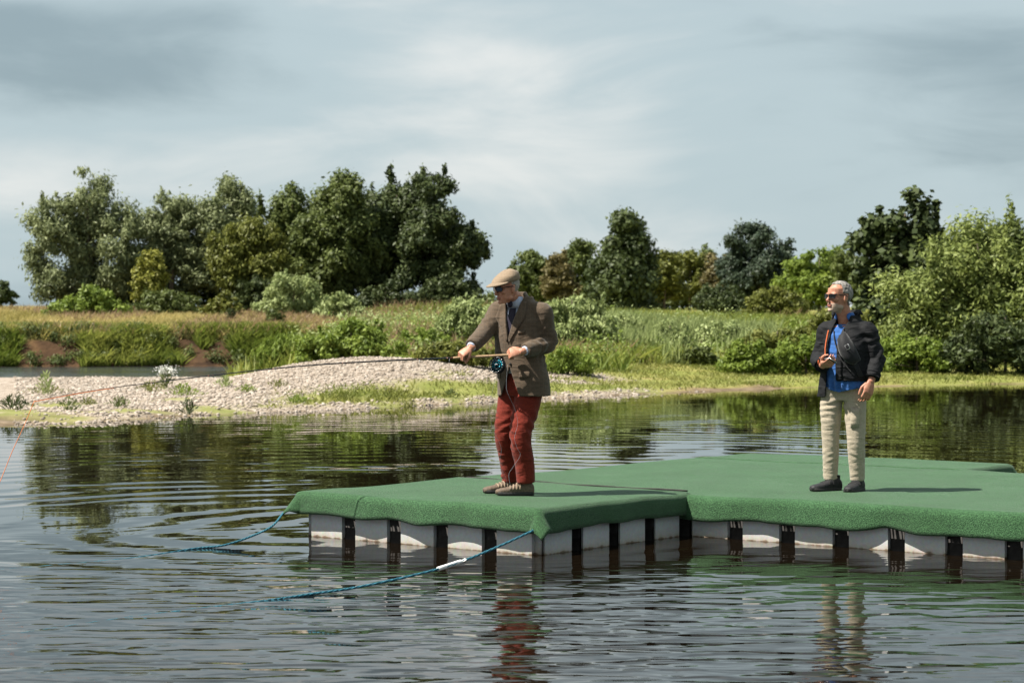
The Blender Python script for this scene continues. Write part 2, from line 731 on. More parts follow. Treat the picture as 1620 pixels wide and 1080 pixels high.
def leaf_mesh(name, P, A, B, tint):
    """P centres, A half long axis, B half short axis: diamond leaves"""
    N = len(P)
    V = np.empty((N, 4, 3), np.float32)
    V[:, 0] = P - A
    V[:, 1] = P + B
    V[:, 2] = P + A
    V[:, 3] = P - B
    F = np.arange(N * 4).reshape(N, 4)
    me = to_mesh(name, V.reshape(-1, 3), F)
    at_ = me.attributes.new('tint', 'FLOAT', 'POINT')
    at_.data.foreach_set('value', np.repeat(np.clip(tint, 0, 1), 4).astype(np.float32))
    return me


def unit(v):
    return v / (np.linalg.norm(v, axis=-1, keepdims=True) + 1e-9)


def foliage(clumps, n, leaf, aspect=.45, up=.35, droop=0.0, tvar=.22, r=None):
    """clumps: list of (centre, (rx,ry,rz)); leaves crowd the shell of each clump"""
    r = r or rng
    C = np.array([c for c, _ in clumps])
    Rr = np.array([q for _, q in clumps])
    w = (Rr[:, 0] * Rr[:, 1] * Rr[:, 2]) ** (.67)
    k = r.choice(len(clumps), n, p=w / w.sum())
    d = unit(r.normal(size=(n, 3)))
    rad = r.uniform(.1, 1.0, n) ** .55 * np.exp(.22 * r.normal(size=n))
    P = C[k] + d * rad[:, None] * Rr[k]
    nrm = unit(d * .8 + np.array([0, 0, up]) + r.normal(size=(n, 3)) * .55)
    t = r.normal(size=(n, 3)) + np.array([0, 0, -droop * 3])
    A = unit(np.cross(nrm, np.cross(t, nrm)))
    B = np.cross(nrm, A)
    s = leaf * r.uniform(.6, 1.4, n)
    ct = r.uniform(.25, .75, len(clumps))
    tint = ct[k] + tvar * r.normal(size=n)
    return P, A * (s / 2)[:, None], B * (s * aspect / 2)[:, None], tint


def clump_cloud(shape, n, cr, r, flat=.85):
    """clump centres filling an envelope. shape: list of ellipsoids (c, radii)"""
    out = []
    vol = np.array([a[1][0] * a[1][1] * a[1][2] for a in shape]) ** .67
    ks = r.choice(len(shape), n, p=vol / vol.sum())
    for k in ks:
        c, q = shape[k]
        d = unit(r.normal(size=3))
        rad = r.uniform(.12, 1.0) ** .42
        p = np.array(c) + d * rad * np.array(q)
        s = cr * r.uniform(.5, 1.5)
        out.append((p, (s, s, s * flat)))
    return out


def px2x(px, D):
    return (px - 810) / FPX * D


def px2z(py, D):
    return CAM_H + (HOR - py) * D / FPX


def trunk_mesh(base, top, r0, targets, r):
    parts = []
    base, top = Vector(base), Vector(top)
    pts = []
    off = Vector((r.normal() * .1, r.normal() * .1, 0)) * (top - base).length * .25
    for i in range(6):
        t = i / 5
        pts.append(base.lerp(top, t) + off * math.sin(t * 3.1))
    parts.append(tube(pts, [r0 * (1.25 if i == 0 else 1) * (1 - .78 * i / 5) for i in range(6)], 8))
    for tg in targets:
        tg = Vector(tg)
        t = min(max((tg.z - base.z) / max((top.z - base.z), .1) * .62, .15), .9)
        k = t * 5
        i = min(int(k), 4)
        s = pts[i].lerp(pts[i + 1], k - i)
        mid = s.lerp(tg, .5) + Vector((r.normal(), r.normal(), r.normal() + .6)) * .08 * (tg - s).length
        q = r0 * (1 - .7 * t) * .5
        parts.append(tube(spline([s, mid, tg], 6), [q * (1 - .8 * j / 5) for j in range(6)], 5))
    return join(parts)


def tree(name, label, px, w, top, D, mat, cat='tree', base_py=None, kind='round', n=16000, leaf=.26, aspect=.45, nclump=None,
         cr=None, crown0=.12, bark='bark', up=.35, droop=0.0, group=None, seed=0, trunk=True, depth=1.0, lean=0.0, limbs=14, feather=0.0):
    r = np.random.default_rng(seed + int(px * 3 + top))
    X = px2x(px, D)
    zb = float(hgt(np.array([X]), np.array([D]))[0])
    zt = px2z(top, D)
    H = zt - zb
    W = w * D / FPX
    root = empty(name, (X, D, zb))
    tag(root, label, cat, group)
    z0 = H * crown0
    hw = W / 2
    if kind == 'round':
        shape = [((0, 0, z0 + (H - z0) * .5), (hw * .9, hw * .9 * depth, (H - z0) * .5)),
                 ((hw * .2, 0, z0 + (H - z0) * .32), (hw, hw * depth, (H - z0) * .34)),
                 ((-hw * .2, 0, z0 + (H - z0) * .35), (hw * .92, hw * depth, (H - z0) * .36))]
    elif kind == 'cone':
        shape = [((0, 0, z0 + (H - z0) * .25), (hw, hw, (H - z0) * .26)),
                 ((0, 0, z0 + (H - z0) * .48), (hw * .82, hw * .82, (H - z0) * .25)),
                 ((hw * .08, 0, z0 + (H - z0) * .7), (hw * .56, hw * .56, (H - z0) * .2)),
                 ((0, 0, z0 + (H - z0) * .87), (hw * .28, hw * .28, (H - z0) * .13))]
    elif kind == 'tall':     # several upright heads
        shape = []
        for i in range(5):
            a = (i - 2) / 2.2
            hh = (1 - .22 * abs(a) ** 1.5) * (1 - .13 * r.uniform())
            shape.append(((a * hw * .72, r.normal() * hw * .2 * depth, z0 + (H * hh - z0) * .52), (hw * .42, hw * .55 * depth, (H * hh - z0) * .5)))
    elif kind == 'bush':
        shape = []
        for i in range(5):
            a = (i - 2) / 2.0
            hh = H * (1 - .38 * abs(a) ** 2) * r.uniform(.86, 1.0)
            shape.append(((a * hw * .66, r.normal() * hw * .15 * depth, hh * .5), (hw * .42, hw * .5 * depth, hh * .5)))
    elif kind == 'open':     # tiers of leaf plates
        shape = []
        for i in range(9):
            a = r.uniform(-1, 1)
            t = (i + .5) / 9
            ww = hw * (.55 + .6 * math.sin(math.pi * min(t * .9 + .12, 1)))
            shape.append(((a * ww * .5, r.normal() * ww * .3, z0 + (H - z0) * t), (ww * .62, ww * .6, (H - z0) * .085)))
    cr = cr or (W * H) ** .5 * .088
    nclump = nclump or 130
    cl = clump_cloud(shape, nclump, cr, r)
    # keep inside the height
    cl = [(np.array([c[0] + lean * max(c[2], 0), c[1], min(max(c[2], cr * .4), H - q[2] * .8)]), q) for c, q in cl]
    if feather:              # loose upright shoots that break the outline
        for i in range(int(nclump * feather)):
            c, q = cl[r.integers(len(cl))]
            s = cr * r.uniform(.25, .5)
            d = unit(np.array([c[0] * .4, c[1] * .3, abs(c[2] - H * .25) + .3 * H]) + r.normal(size=3) * .2 * hw)
            cl.append((c + d * cr * r.uniform(.3, .95), (s * .7, s * .7, s * 1.4)))
    P, A, B, t = foliage(cl, n, leaf, aspect, up, droop, r=r)
    P[:, 2] = np.maximum(P[:, 2], -.05)
    link('crown', leaf_mesh('crown', P, A, B, t), M[mat], root)
    if trunk:
        big = sorted(cl, key=lambda c: -c[1][0])[:limbs]
        tv, tf = trunk_mesh((0, 0, -.1), (lean * H * .7, 0, H * .8), max(.05, .022 * H), [c for c, _ in big], r)
        mobj('trunk', tv, tf, M[bark], root, True)
    return root


def shrub(label, px, w, top, D, mat, name='shrub', **k):
    k.setdefault('kind', 'bush')
    k.setdefault('n', 6000)
    k.setdefault('leaf', .17)
    k.setdefault('crown0', .0)
    k.setdefault('limbs', 8)
    k.setdefault('cat', 'shrub')
    return tree(name, label, px, w, top, D, mat, **k)


G1 = 'trees standing along the far river meadow'
tree('willow_tree', 'silvery grey-green willow standing leftmost in the tall tree group on the meadow', 138, 168, 262, 97, 'leaf_silver', kind='tall', n=44200, leaf=0.20, aspect=.36, up=.3, droop=.4, group=G1, feather=.9, seed=1, crown0=.03)
tree('willow_tree', 'pale silvery willow second from left in the meadow tree group', 268, 118, 280, 99, 'leaf_silver', kind='tall', n=34000, leaf=0.20, aspect=.36, droop=.3, group=G1, feather=.8, seed=2)
tree('willow_tree', 'grey-green willow behind the olive birch in the meadow tree group', 366, 120, 274, 100, 'leaf_silver', kind='tall', n=30600, leaf=0.20, aspect=.4, group=G1, feather=.8, seed=3)
tree('birch_tree', 'olive yellow-green birch with drooping sprays in front of the meadow willows', 398, 120, 318, 94, 'leaf_olive', kind='tall', n=34000, leaf=0.18, aspect=.4, droop=.7, bark='birch_bark', group=G1, feather=.6, seed=4)
tree('willow_tree', 'mid-green tree with pale top between the olive birch and the big dark trees', 462, 118, 282, 99, 'leaf_green', kind='tall', n=34000, leaf=0.20, group=G1, feather=.8, seed=5)
tree('poplar_tree', 'dark green broad tree with silvery tips in the right half of the meadow group', 540, 140, 272, 97, 'leaf_green', kind='tall', n=44200, leaf=0.21, group=G1, feather=.8, seed=6)
tree('poplar_tree', 'tallest dark green tree of the meadow group', 628, 155, 262, 98, 'leaf_dark', kind='tall', n=47600, leaf=0.21, group=G1, feather=.9, seed=7)
tree('poplar_tree', 'dense dark tree closing the right end of the meadow tree group', 692, 132, 272, 97, 'leaf_dark', kind='round', n=51000, leaf=0.21, group=G1, feather=1.0, seed=8)
tree('young_birch', 'small yellow-leaved birch glowing among the grey willows', 238, 52, 378, 93, 'leaf_yellow', kind='tall', n=5950, leaf=0.16, group=G1, seed=9, bark='birch_bark', limbs=6)
G2 = 'shrubs at the foot of the meadow trees'
shrub('broad low green bush under the leftmost willow on the meadow', 140, 135, 449, 91, 'leaf_bright', n=8000, group=G2, seed=11)
shrub('low green hedge bush under the second meadow willow', 262, 135, 455, 92, 'leaf_green', n=7000, group=G2, seed=12)
shrub('yellow-green young bush below the olive birch', 352, 66, 458, 90, 'leaf_olive', n=3500, group=G2, seed=13)
shrub('dark green bush between the yellow-green bush and the silvery shrub', 408, 84, 430, 93, 'leaf_dark', n=6000, group=G2, seed=14)
shrub('pale silvery loose shrub under the dark trees', 466, 120, 424, 91, 'leaf_pale', n=8000, group=G2, seed=15, feather=.6)
shrub('pale green low shrub at the edge of the dark trees', 540, 80, 458, 90, 'leaf_pale', n=4500, group=G2, seed=16, feather=.4)
shrub('dark shady undergrowth bush beneath the tallest dark tree', 610, 130, 440, 95, 'leaf_dark', n=6000, group=G2, seed=17)
shrub('dark shady undergrowth bush beneath the rightmost dark meadow tree', 705, 125, 428, 95, 'leaf_dark', n=7000, group=G2, seed=18)
for i_, (px_, top_, lb_) in enumerate([(205, 425, 'dark thicket filling the gap between the two leftmost meadow willows'), (320, 420, 'dark thicket low between the silvery willows and the olive birch'),
                                      (440, 415, 'dark thicket behind the pale silvery shrub'), (560, 410, 'dark thicket under the broad tree with silvery tips')]):
    shrub(lb_, px_, 150, top_, 101, 'leaf_dark', n=8000, leaf=.2, group=G2, seed=80 + i_)
shrub('single small dark bush standing alone on the open meadow', 434, 32, 478, 84, 'leaf_green', n=1200, leaf=.13, seed=19)
shrub('tiny dark bush on the meadow left of the lone bush', 366, 16, 483, 86, 'leaf_dark', n=500, leaf=.12, seed=20)
tree('distant_tree', 'small dark rounded tree cut by the left picture edge', 2, 42, 444, 200, 'leaf_dark', n=4000, leaf=.35, seed=21)
G3 = 'trees along the distant right skyline'
tree('birch_tree', 'soft green birch directly right of the flat cap on the skyline', 840, 72, 390, 150, 'leaf_green', kind='tall', n=12600, leaf=0.27, droop=.6, bark='birch_bark', group=G3, feather=.5, seed=31)
tree('hawthorn_tree', 'brownish olive tree right of the skyline birch', 884, 56, 396, 148, 'leaf_brown', kind='round', n=9800, leaf=0.27, group=G3, seed=32)
tree('birch_tree', 'green birch left of the dense conical tree', 918, 74, 375, 155, 'leaf_green', kind='tall', n=12600, leaf=0.27, droop=.5, bark='birch_bark', group=G3, feather=.5, seed=33)
tree('maple_tree', 'dense dark conical tree rising highest in the middle of the skyline', 986, 108, 334, 140, 'leaf_dark', kind='cone', n=33600, leaf=0.27, aspect=.7, group=G3, seed=34, crown0=.02, cr=.75, nclump=110)
tree('hawthorn_tree', 'yellow-green tree immediately right of the conical tree', 1050, 70, 390, 150, 'leaf_olive', kind='tall', n=11200, leaf=0.27, group=G3, seed=35)
tree('birch_tree', 'light green birch in the middle of the right skyline', 1090, 74, 386, 156, 'leaf_olive', kind='tall', n=11200, leaf=0.27, group=G3, feather=.4, seed=36)
tree('poplar_tree', 'thin pointed poplar poking above the skyline birches', 1116, 30, 374, 172, 'leaf_green', kind='tall', n=4900, leaf=0.27, group=G3, seed=37)
tree('hawthorn_tree', 'rusty brown tree beside the dark blue-green tree', 1136, 52, 398, 152, 'leaf_brown', kind='round', n=7699, leaf=0.27, group=G3, seed=38)
tree('oak_tree', 'dark blue-green broad tree on the right skyline', 1194, 118, 352, 148, 'leaf_blue', kind='round', n=28000, leaf=0.27, group=G3, feather=.8, seed=39)
tree('poplar_tree', 'narrow dark tree growing at the right side of the blue-green tree', 1240, 40, 360, 150, 'leaf_blue', kind='tall', n=6300, leaf=0.27, group=G3, feather=.6, seed=40)
tree('ash_tree', 'bright green rounded tree above the grey-haired man', 1296, 118, 383, 120, 'leaf_bright', kind='round', n=19600, leaf=0.24, group=G3, seed=41)
tree('ash_tree', 'green tree half hidden behind the sycamore', 1352, 80, 380, 118, 'leaf_green', kind='round', n=12600, leaf=0.24, group=G3, seed=42)
shrub('round dark gorse bush below the blue-green skyline tree', 1140, 78, 444, 105, 'leaf_dark', kind='round', n=8000, leaf=.16, seed=43, group='round gorse bushes')
shrub('broad olive gorse bush left of the grey-haired man', 1228, 106, 449, 100, 'leaf_olive', kind='bush', n=9000, leaf=.16, seed=44, group='round gorse bushes')
tree('hedge_tree', 'dim green filler tree behind the gorse bushes', 1020, 200, 430, 165, 'leaf_green', kind='bush', n=12600, leaf=0.29, group=G3, seed=45)
tree('hedge_tree', 'dim green hedge tree behind the gorse on the right', 1190, 240, 435, 165, 'leaf_dark', kind='bush', n=12600, leaf=0.29, group=G3, seed=46)
tree('hedge_tree', 'low hedge tree behind the flat-capped man', 860, 200, 440, 165, 'leaf_green', kind='bush', n=11200, leaf=0.29, group=G3, seed=47)
# right side, near
tree('sycamore_tree', 'dark open sycamore with big leaf clusters behind the willow bush', 1432, 150, 283, 76, 'leaf_dark', kind='tall', n=17000, leaf=.27, aspect=.8, seed=51, crown0=.05, cr=.36, nclump=150, limbs=30, up=.8, feather=.8)
tree('willow_tree', 'large pale willow bush overhanging the right shore', 1545, 262, 336, 67, 'leaf_willow', kind='bush', n=60000, leaf=.18, aspect=.36, seed=52, feather=1.2, cr=.5, nclump=150, limbs=20, depth=.9)
tree('willow_tree', 'tall green tree behind the large willow bush at the right edge', 1590, 130, 322, 82, 'leaf_green', kind='tall', n=16000, leaf=.24, seed=53, feather=.8)
shrub('dark lower skirt of leaves at the foot of the large willow', 1590, 200, 480, 62.5, 'leaf_dark', n=9000, leaf=.17, seed=54)
shrub('bright green bramble bush on the right shore before the willow', 1450, 150, 520, 62.5, 'leaf_bright', n=11000, leaf=.13, seed=55)
shrub('leafy bush behind the right arm of the grey-haired man', 1230, 170, 508, 62, 'leaf_olive', n=11000, leaf=.13, seed=56)
shrub('low leafy bush touching the lawn left of the grey-haired man', 1185, 90, 530, 60, 'leaf_bright', n=6000, leaf=.12, seed=57)
shrub('dark green low bush on the slope right of the tall grass', 1105, 60, 545, 63, 'leaf_green', n=3500, leaf=.12, seed=58)
shrub('olive bramble thicket between the two right-hand bushes', 1330, 150, 480, 70, 'leaf_olive', n=9000, leaf=.14, seed=59)
shrub('green weedy bush on the slope above the dark low bush', 1150, 130, 500, 72, 'leaf_pale', n=7000, leaf=.14, seed=60)
# middle
shrub('rounded bright green willow bush behind the gravel mound', 556, 172, 504, 57, 'leaf_bright', n=14000, leaf=.13, aspect=.4, seed=61, feather=.8)
shrub('silvery upright willow scrub left of the flat-capped man', 748, 132, 462, 68, 'leaf_pale', n=17000, leaf=.17, aspect=.3, seed=62, feather=1.4, droop=-.6)
shrub('silvery upright willow scrub right of the flat-capped man', 905, 140, 450, 66, 'leaf_pale', n=19000, leaf=.17, aspect=.3, seed=63, feather=1.4, droop=-.6)
shrub('low olive weed bush at the right end of the gravel mound', 722, 150, 538, 53.5, 'leaf_olive', n=8000, leaf=.10, seed=64, feather=.5)
shrub('yellow-green weedy clump beside the jacket elbow', 898, 84, 544, 56, 'leaf_bright', n=5000, leaf=.10, aspect=.3, seed=65, feather=1.0, droop=-.6)
shrub('green upright reed clump at the river end of the gravel mound', 448, 92, 522, 58.5, 'leaf_bright', name='reed_clump', n=7000, leaf=.20, aspect=.16, seed=66, feather=1.5, droop=-.9, trunk=False, cat='reeds')

shrub('green weedy shrub between the two silvery scrubs, half behind the flat-capped man', 830, 90, 488, 70, 'leaf_bright', n=6000, leaf=.13, seed=67, feather=.8)
shrub('yellow-green weed bush between the round willow bush and the silvery scrub', 668, 110, 515, 62, 'leaf_bright', n=9000, leaf=.11, seed=68, feather=.8)
shrub('pale weedy shrub on the slope right of the silvery scrub', 985, 110, 492, 72, 'leaf_pale', n=7000, leaf=.13, aspect=.3, seed=69, feather=1.2)
shrub('pale green shrub on the slope below the conical tree', 1060, 90, 500, 71, 'leaf_pale', n=6000, leaf=.13, aspect=.3, seed=70, feather=1.2)
shrub('bright bramble between the slope grass and the grey-haired man', 1275, 120, 520, 60.5, 'leaf_bright', n=7000, leaf=.12, seed=71)

# ---- grass


def blades(name, label, X, Y, h, w, mat, tint, lean=.35, cat='grass', z=None):
    N = len(X)
    Z = hgt(X, Y) if z is None else z
    P = np.stack([X, Y, Z - .02], -1)
    a = rng.uniform(0, 2 * np.pi, N)
    s = np.stack([np.cos(a), np.sin(a), np.zeros(N)], -1) * (w / 2)[:, None]
    t = np.stack([rng.normal(size=N) * lean + .08, rng.normal(size=N) * lean, np.ones(N)], -1) * h[:, None]
    mid = P + t * .55 - np.array([0, 0, 0])
    tip = P + t * np.array([1.25, 1.25, .97])
    V = np.stack([P - s, P + s, mid + s * .8, tip, mid - s * .8], 1).reshape(-1, 3)
    F = np.arange(N * 5).reshape(N, 5)
    me = to_mesh(name, V, F)
    at_ = me.attributes.new('tint', 'FLOAT', 'POINT')
    at_.data.foreach_set('value', np.repeat(np.clip(tint, 0, 1), 5).astype(np.float32))
    o = link(name, me, M[mat])
    tag(o, label, cat, kind='stuff')
    return o


def scatter(n, x0, x1, y0, y1, fan=False):
    Y = np.sqrt(rng.uniform(y0 ** 2, y1 ** 2, n))
    X = rng.uniform(x0, x1, n) * (Y / 80 if fan else 1)
    return X, Y


def pn(X, Y, s, seed):
    return vnoise(np.stack([X * s, Y * s, np.zeros_like(X)], -1), seed)


# meadow beyond the river
X, Y = scatter(110000, -25, 3, 80.0, 99, True)
k = hgt(X, Y) > .95
X, Y = X[k], Y[k]
q = pn(X, Y * .5, .35, 31)
blades('meadow_grass', 'tall yellow-green meadow grass beyond the river', X, Y, rng.uniform(.18, .5, len(X)), rng.uniform(.03, .06, len(X)), 'blade_meadow', .85 + .6 * q + .18 * rng.normal(size=len(X)))
X, Y = scatter(26000, -25, 3, 80.5, 97, True)
k = (hgt(X, Y) > .95) & (pn(X, Y * .4, .3, 33) > -.05)
X, Y = X[k], Y[k]
blades('seeding_grass', 'pinkish seeding grass heads in the far meadow', X, Y, rng.uniform(.35, .62, len(X)), rng.uniform(.03, .06, len(X)), 'blade_pink', rng.uniform(0, 1, len(X)))
# tussocks hanging on the eroded bank
X, Y = scatter(120000, -25, -6, 77.2, 82.5, True)
k = (pn(X, Y, .55, 35) + .5 * pn(X, Y, 1.6, 36) > -.16) & (hgt(X, Y) > .02)
X, Y = X[k], Y[k]
blades('bank_grass', 'green grass tussocks on the eroded river bank', X, Y, rng.uniform(.2, .48, len(X)), rng.uniform(.03, .06, len(X)), 'blade_green', .4 + .5 * pn(X, Y, .8, 37) + .2 * rng.normal(size=len(X)), .5)
# land right of the river, behind the gravel and the lawn
X, Y = scatter(150000, -11, 28, 56, 99, True)
d = Y - shore(X)
k = ((X > 3.0) & (d > 11 + 1.5 * pn(X, Y, .4, 38))) | ((X <= 3.0) & (X > -7.5) & (Y > 57.3 + .8 * pn(X, Y, .6, 39)))
X, Y = X[k], Y[k]
q = pn(X, Y, .3, 40)
hh = rng.uniform(.18, .55, len(X)) * (1 + .6 * pn(X, Y, .35, 41))
blades('tall_grass', 'tall green grass and weeds on the slope behind the shore', X, Y, hh, rng.uniform(.03, .06, len(X)), 'blade_green', .5 + .5 * q + .35 * pn(X, Y, 1.1, 49) + .25 * rng.normal(size=len(X)), .38)
X, Y = scatter(40000, -6, 26, 58, 96, True)
d = Y - shore(X)
k = (d > 12) & (pn(X, Y, .3, 42) > .2)
X, Y = X[k], Y[k]
blades('straw_grass', 'straw-coloured seeding grass on the slope', X, Y, rng.uniform(.45, .85, len(X)), rng.uniform(.025, .05, len(X)), 'blade_pink', rng.uniform(.1, .9, len(X)), .25)
# tall silvery reeds in the middle slope
X, Y = scatter(26000, 1.6, 9.5, 64, 78, True)
k = pn(X, Y, .35, 47) + .4 * pn(X, Y, 1.1, 48) > -.05
X, Y = X[k], Y[k]
blades('reed_grass', 'pale tall reed grass in the middle of the slope', X, Y, rng.uniform(.5, 1.2, len(X)), rng.uniform(.03, .06, len(X)), 'leaf_pale', rng.uniform(.0, .8, len(X)), .16)
# lawn strip along the right shore and the grassy edge of the gravel
X, Y = scatter(150000, -9, 24, 38, 74, True)
d = Y - shore(X)
_, g_, m_ = zones(X, Y)
gv_, _, _ = zones(X, Y)
k = (((X > 1.5) & (d < 14)) | (X <= 1.5)) & (d > .35 + .4 * pn(X, Y, 1.5, 44)) & (rng.uniform(0, 1, len(X)) > gv_ * 1.02) & ((X > 1.5) | (Y < 57))
k &= (rng.uniform(0, 1, len(X)) < .35 + .65 * sstep(-.2, .3, pn(X, Y, .9, 45)))
X, Y = X[k], Y[k]
blades('lawn_grass', 'short yellow-green grass along the pond shore', X, Y, rng.uniform(.04, .13, len(X)), rng.uniform(.025, .045, len(X)), 'blade_lawn', .45 + .5 * pn(X, Y, .5, 46) + .2 * rng.normal(size=len(X)), .6)

# ---- broad-leaved weeds filling the slope and the meadow
def weeds(name, label, n_cl, n_leaf, region, mat, size, leaf, seed):
    r = np.random.default_rng(seed)
    x0, x1, y0, y1, ok = region
    Yc = np.sqrt(r.uniform(y0 ** 2, y1 ** 2, n_cl))
    Xc = r.uniform(x0, x1, n_cl) * Yc / 80
    k = ok(Xc, Yc)
    Xc, Yc = Xc[k], Yc[k]
    Zc = hgt(Xc, Yc)
    cl = []
    for x_, y_, z_ in zip(Xc, Yc, Zc):
        q_ = r.uniform(*size)
        cl.append((np.array([x_, y_, z_ + q_ * .45]), (q_ * r.uniform(.7, 1.4), q_ * .8, q_ * r.uniform(.6, 1.0))))
    P, A, B, t = foliage(cl, n_leaf, leaf, .4, .4, -.3, r=r)
    link_ = link(name, leaf_mesh(name, P, A, B, t), M[mat])
    tag(link_, label, 'weeds', kind='stuff')


def on_slope(x, y):
    d_ = y - shore(x)
    return ((x > 3) & (d_ > 11)) | ((x <= 3) & (x > -6.5) & (y > 58.5))


weeds('slope_weeds', 'mixed green weeds covering the slope behind the lawn', 420, 52000, (-8, 25, 57, 88, on_slope), 'leaf_bright', (.28, .75), .12, 301)
weeds('pale_weeds', 'pale silvery weeds among the slope grass', 300, 40000, (-8, 25, 57, 88, on_slope), 'leaf_pale', (.28, .8), .12, 302)
weeds('dry_weeds', 'brownish dock and dry weeds on the slope', 220, 18000, (-8, 25, 58, 90, on_slope), 'leaf_brown', (.22, .5), .10, 303)
weeds('meadow_weeds', 'low green weed patches in the far meadow', 150, 11000, (-25, 2, 81.5, 96, lambda x, y: hgt(x, y) > 1.0), 'leaf_olive', (.14, .36), .11, 304)
weeds('bank_weeds', 'leafy green tussocks on the eroded bank', 240, 24000, (-25, -8, 77.4, 81.8, lambda x, y: hgt(x, y) > .05), 'leaf_green', (.16, .42), .11, 305)

# ---- gravel
ico = bmesh.new()
bmesh.ops.create_icosphere(ico, subdivisions=1, radius=1)
iv = np.array([v.co[:] for v in ico.verts])
iff = np.array([[v.index for v in f.verts] for f in ico.faces])
ico.free()
X, Y = scatter(110000, -18, 7, 34, 63, True)
X = X
g_, gr_, md_ = zones(X, Y)
hz = hgt(X, Y)
k = (rng.uniform(0, 1, len(X)) < g_ * 1.1 + md_ * .12) & (hz > -.02)
X, Y, hz = X[k][:30000], Y[k][:30000], hz[k][:30000]
N = len(X)
sz = .015 + .034 * rng.uniform(0, 1, N) ** 3
V = iv[None] * (1 + .22 * rng.normal(size=(N, 12, 1)))
V = V * (sz[:, None] * np.stack([rng.uniform(.8, 1.5, N), rng.uniform(.7, 1.2, N), rng.uniform(.45, .8, N)], -1))[:, None, :]
a = rng.uniform(0, 6.28, N)
ca_, sa_ = np.cos(a)[:, None], np.sin(a)[:, None]
V = np.stack([V[..., 0] * ca_ - V[..., 1] * sa_, V[..., 0] * sa_ + V[..., 1] * ca_, V[..., 2]], -1)
V += np.stack([X, Y, hz + sz * .1], -1)[:, None, :]
Fi = (iff[None] + (np.arange(N) * 12)[:, None, None]).reshape(-1, 3)
me = to_mesh('gravel_stones', V.reshape(-1, 3), Fi)
at_ = me.attributes.new('tint', 'FLOAT', 'POINT')
at_.data.foreach_set('value', np.repeat(rng.uniform(0, 1, N), 12).astype(np.float32))
m, n, l, b = nmat('pebble')
a_ = n.new('ShaderNodeAttribute')
a_.attribute_name = 'tint'
r_ = n.new('ShaderNodeValToRGB')
r_.color_ramp.elements[0].color = (.185, .145, .11, 1)
r_.color_ramp.elements[1].color = (.43, .37, .315, 1)
e_ = r_.color_ramp.elements.new(.5)
e_.color = (.31, .255, .205, 1)
l.new(a_.outputs['Fac'], r_.inputs['Fac'])
l.new(r_.outputs['Color'], b.inputs['Base Color'])
b.inputs['Roughness'].default_value = .85
M['pebble'] = m
tag(link('gravel_stones', me, m), 'pale rounded river gravel covering the bar', 'gravel', kind='stuff')


# ---- small plants on the gravel
def tuft(label, px, py_base, hpx, wpx, mat, n=160, seed=0, name='gravel_plant'):
    """py_base: row of the foot; distance from the ground height found by iteration"""
    r = np.random.default_rng(seed)
    D = 45.0
    for _ in range(12):
        z = float(hgt(np.array([px2x(px, D)]), np.array([D]))[0])
        D = .5 * D + .5 * FPX * (CAM_H - z) / (py_base - HOR)
    X_ = px2x(px, D)
    z = float(hgt(np.array([X_]), np.array([D]))[0])
    root = empty(name, (X_, D, z))
    h_, w_ = hpx * D / FPX, wpx * D / FPX
    P = np.stack([r.normal(size=n) * w_ * .27, r.normal(size=n) * w_ * .27, h_ * r.uniform(.02, .9, n) ** .8], -1)
    P[:, 0] *= .5 + P[:, 2] / h_ * .7
    P[:, 2] = np.maximum(P[:, 2] * np.clip(1.15 - np.abs(P[:, 0]) / w_ * 1.3, .2, 1), .01)
    A = unit(np.stack([P[:, 0] / w_ * 2 + r.normal(size=n) * .4, r.normal(size=n) * .4, np.full(n, .9)], -1))
    B = unit(np.cross(A, r.normal(size=(n, 3))))
    s = r.uniform(.05, .13, n) * (h_ / .35) ** .5
    link('foliage', leaf_mesh('foliage', P, A * (s / 2)[:, None], B * (s * .13)[:, None], r.uniform(0, 1, n)), M[mat], root)
    tag(root, label, 'plant', 'small plants on the gravel bar')
    return root, h_, w_


for i, (px, py, hp, wp, mt, lb) in enumerate([
        (72, 625, 42, 24, 'leaf_pale', 'pale green plant on the gravel nearest the rod tip'),
        (22, 648, 26, 46, 'leaf_dark', 'dark low plant at the left picture edge above the mud'),
        (74, 622, 14, 60, 'leaf_olive', 'flat olive plant behind the pale plant near the rod tip'),
        (110, 650, 24, 34, 'leaf_green', 'green plant on the muddy shore right of the rod tip'),
        (188, 644, 20, 30, 'leaf_green', 'small green plant on the shore below the rod middle'),
        (140, 641, 14, 26, 'leaf_olive', 'tiny olive plant between the two green shore plants'),
        (298, 653, 28, 28, 'leaf_dark', 'dark bushy plant at the water edge below the white flower'),
        (240, 620, 20, 44, 'leaf_olive', 'spreading olive plant left of the white flower'),
        (290, 626, 22, 40, 'leaf_bright', 'green plant right of the white flower on the gravel'),
        (355, 612, 20, 26, 'leaf_pale', 'pale plant on the gravel right of the white flower'),
        (390, 620, 14, 30, 'leaf_bright', 'low green plant at the left foot of the gravel mound'),
        (470, 638, 15, 36, 'leaf_bright', 'low bright plant on the grassy shore before the mound'),
        (545, 634, 14, 30, 'leaf_olive', 'olive tuft on the grassy shore below the willow bush'),
        (625, 634, 20, 60, 'leaf_olive', 'wide olive tuft on the shore before the mound'),
        (712, 628, 14, 22, 'leaf_green', 'small green tuft on the shore left of the reel'),
        (440, 612, 14, 30, 'leaf_olive', 'small olive tuft on the slope of the gravel mound')]):
    tuft(lb, px, py, hp, wp, mt, 240 if wp > 35 else 150, 100 + i)
root, h_, w_ = tuft('tall plant with white flower heads on the gravel bar', 263, 614, 36, 20, 'leaf_green', 160, 140, 'flowering_plant')
r = np.random.default_rng(5)
P = np.stack([r.normal(size=260) * .12, r.normal(size=260) * .10, h_ * (.78 + .11 * r.normal(size=260))], -1)
A = unit(r.normal(size=(260, 3)))
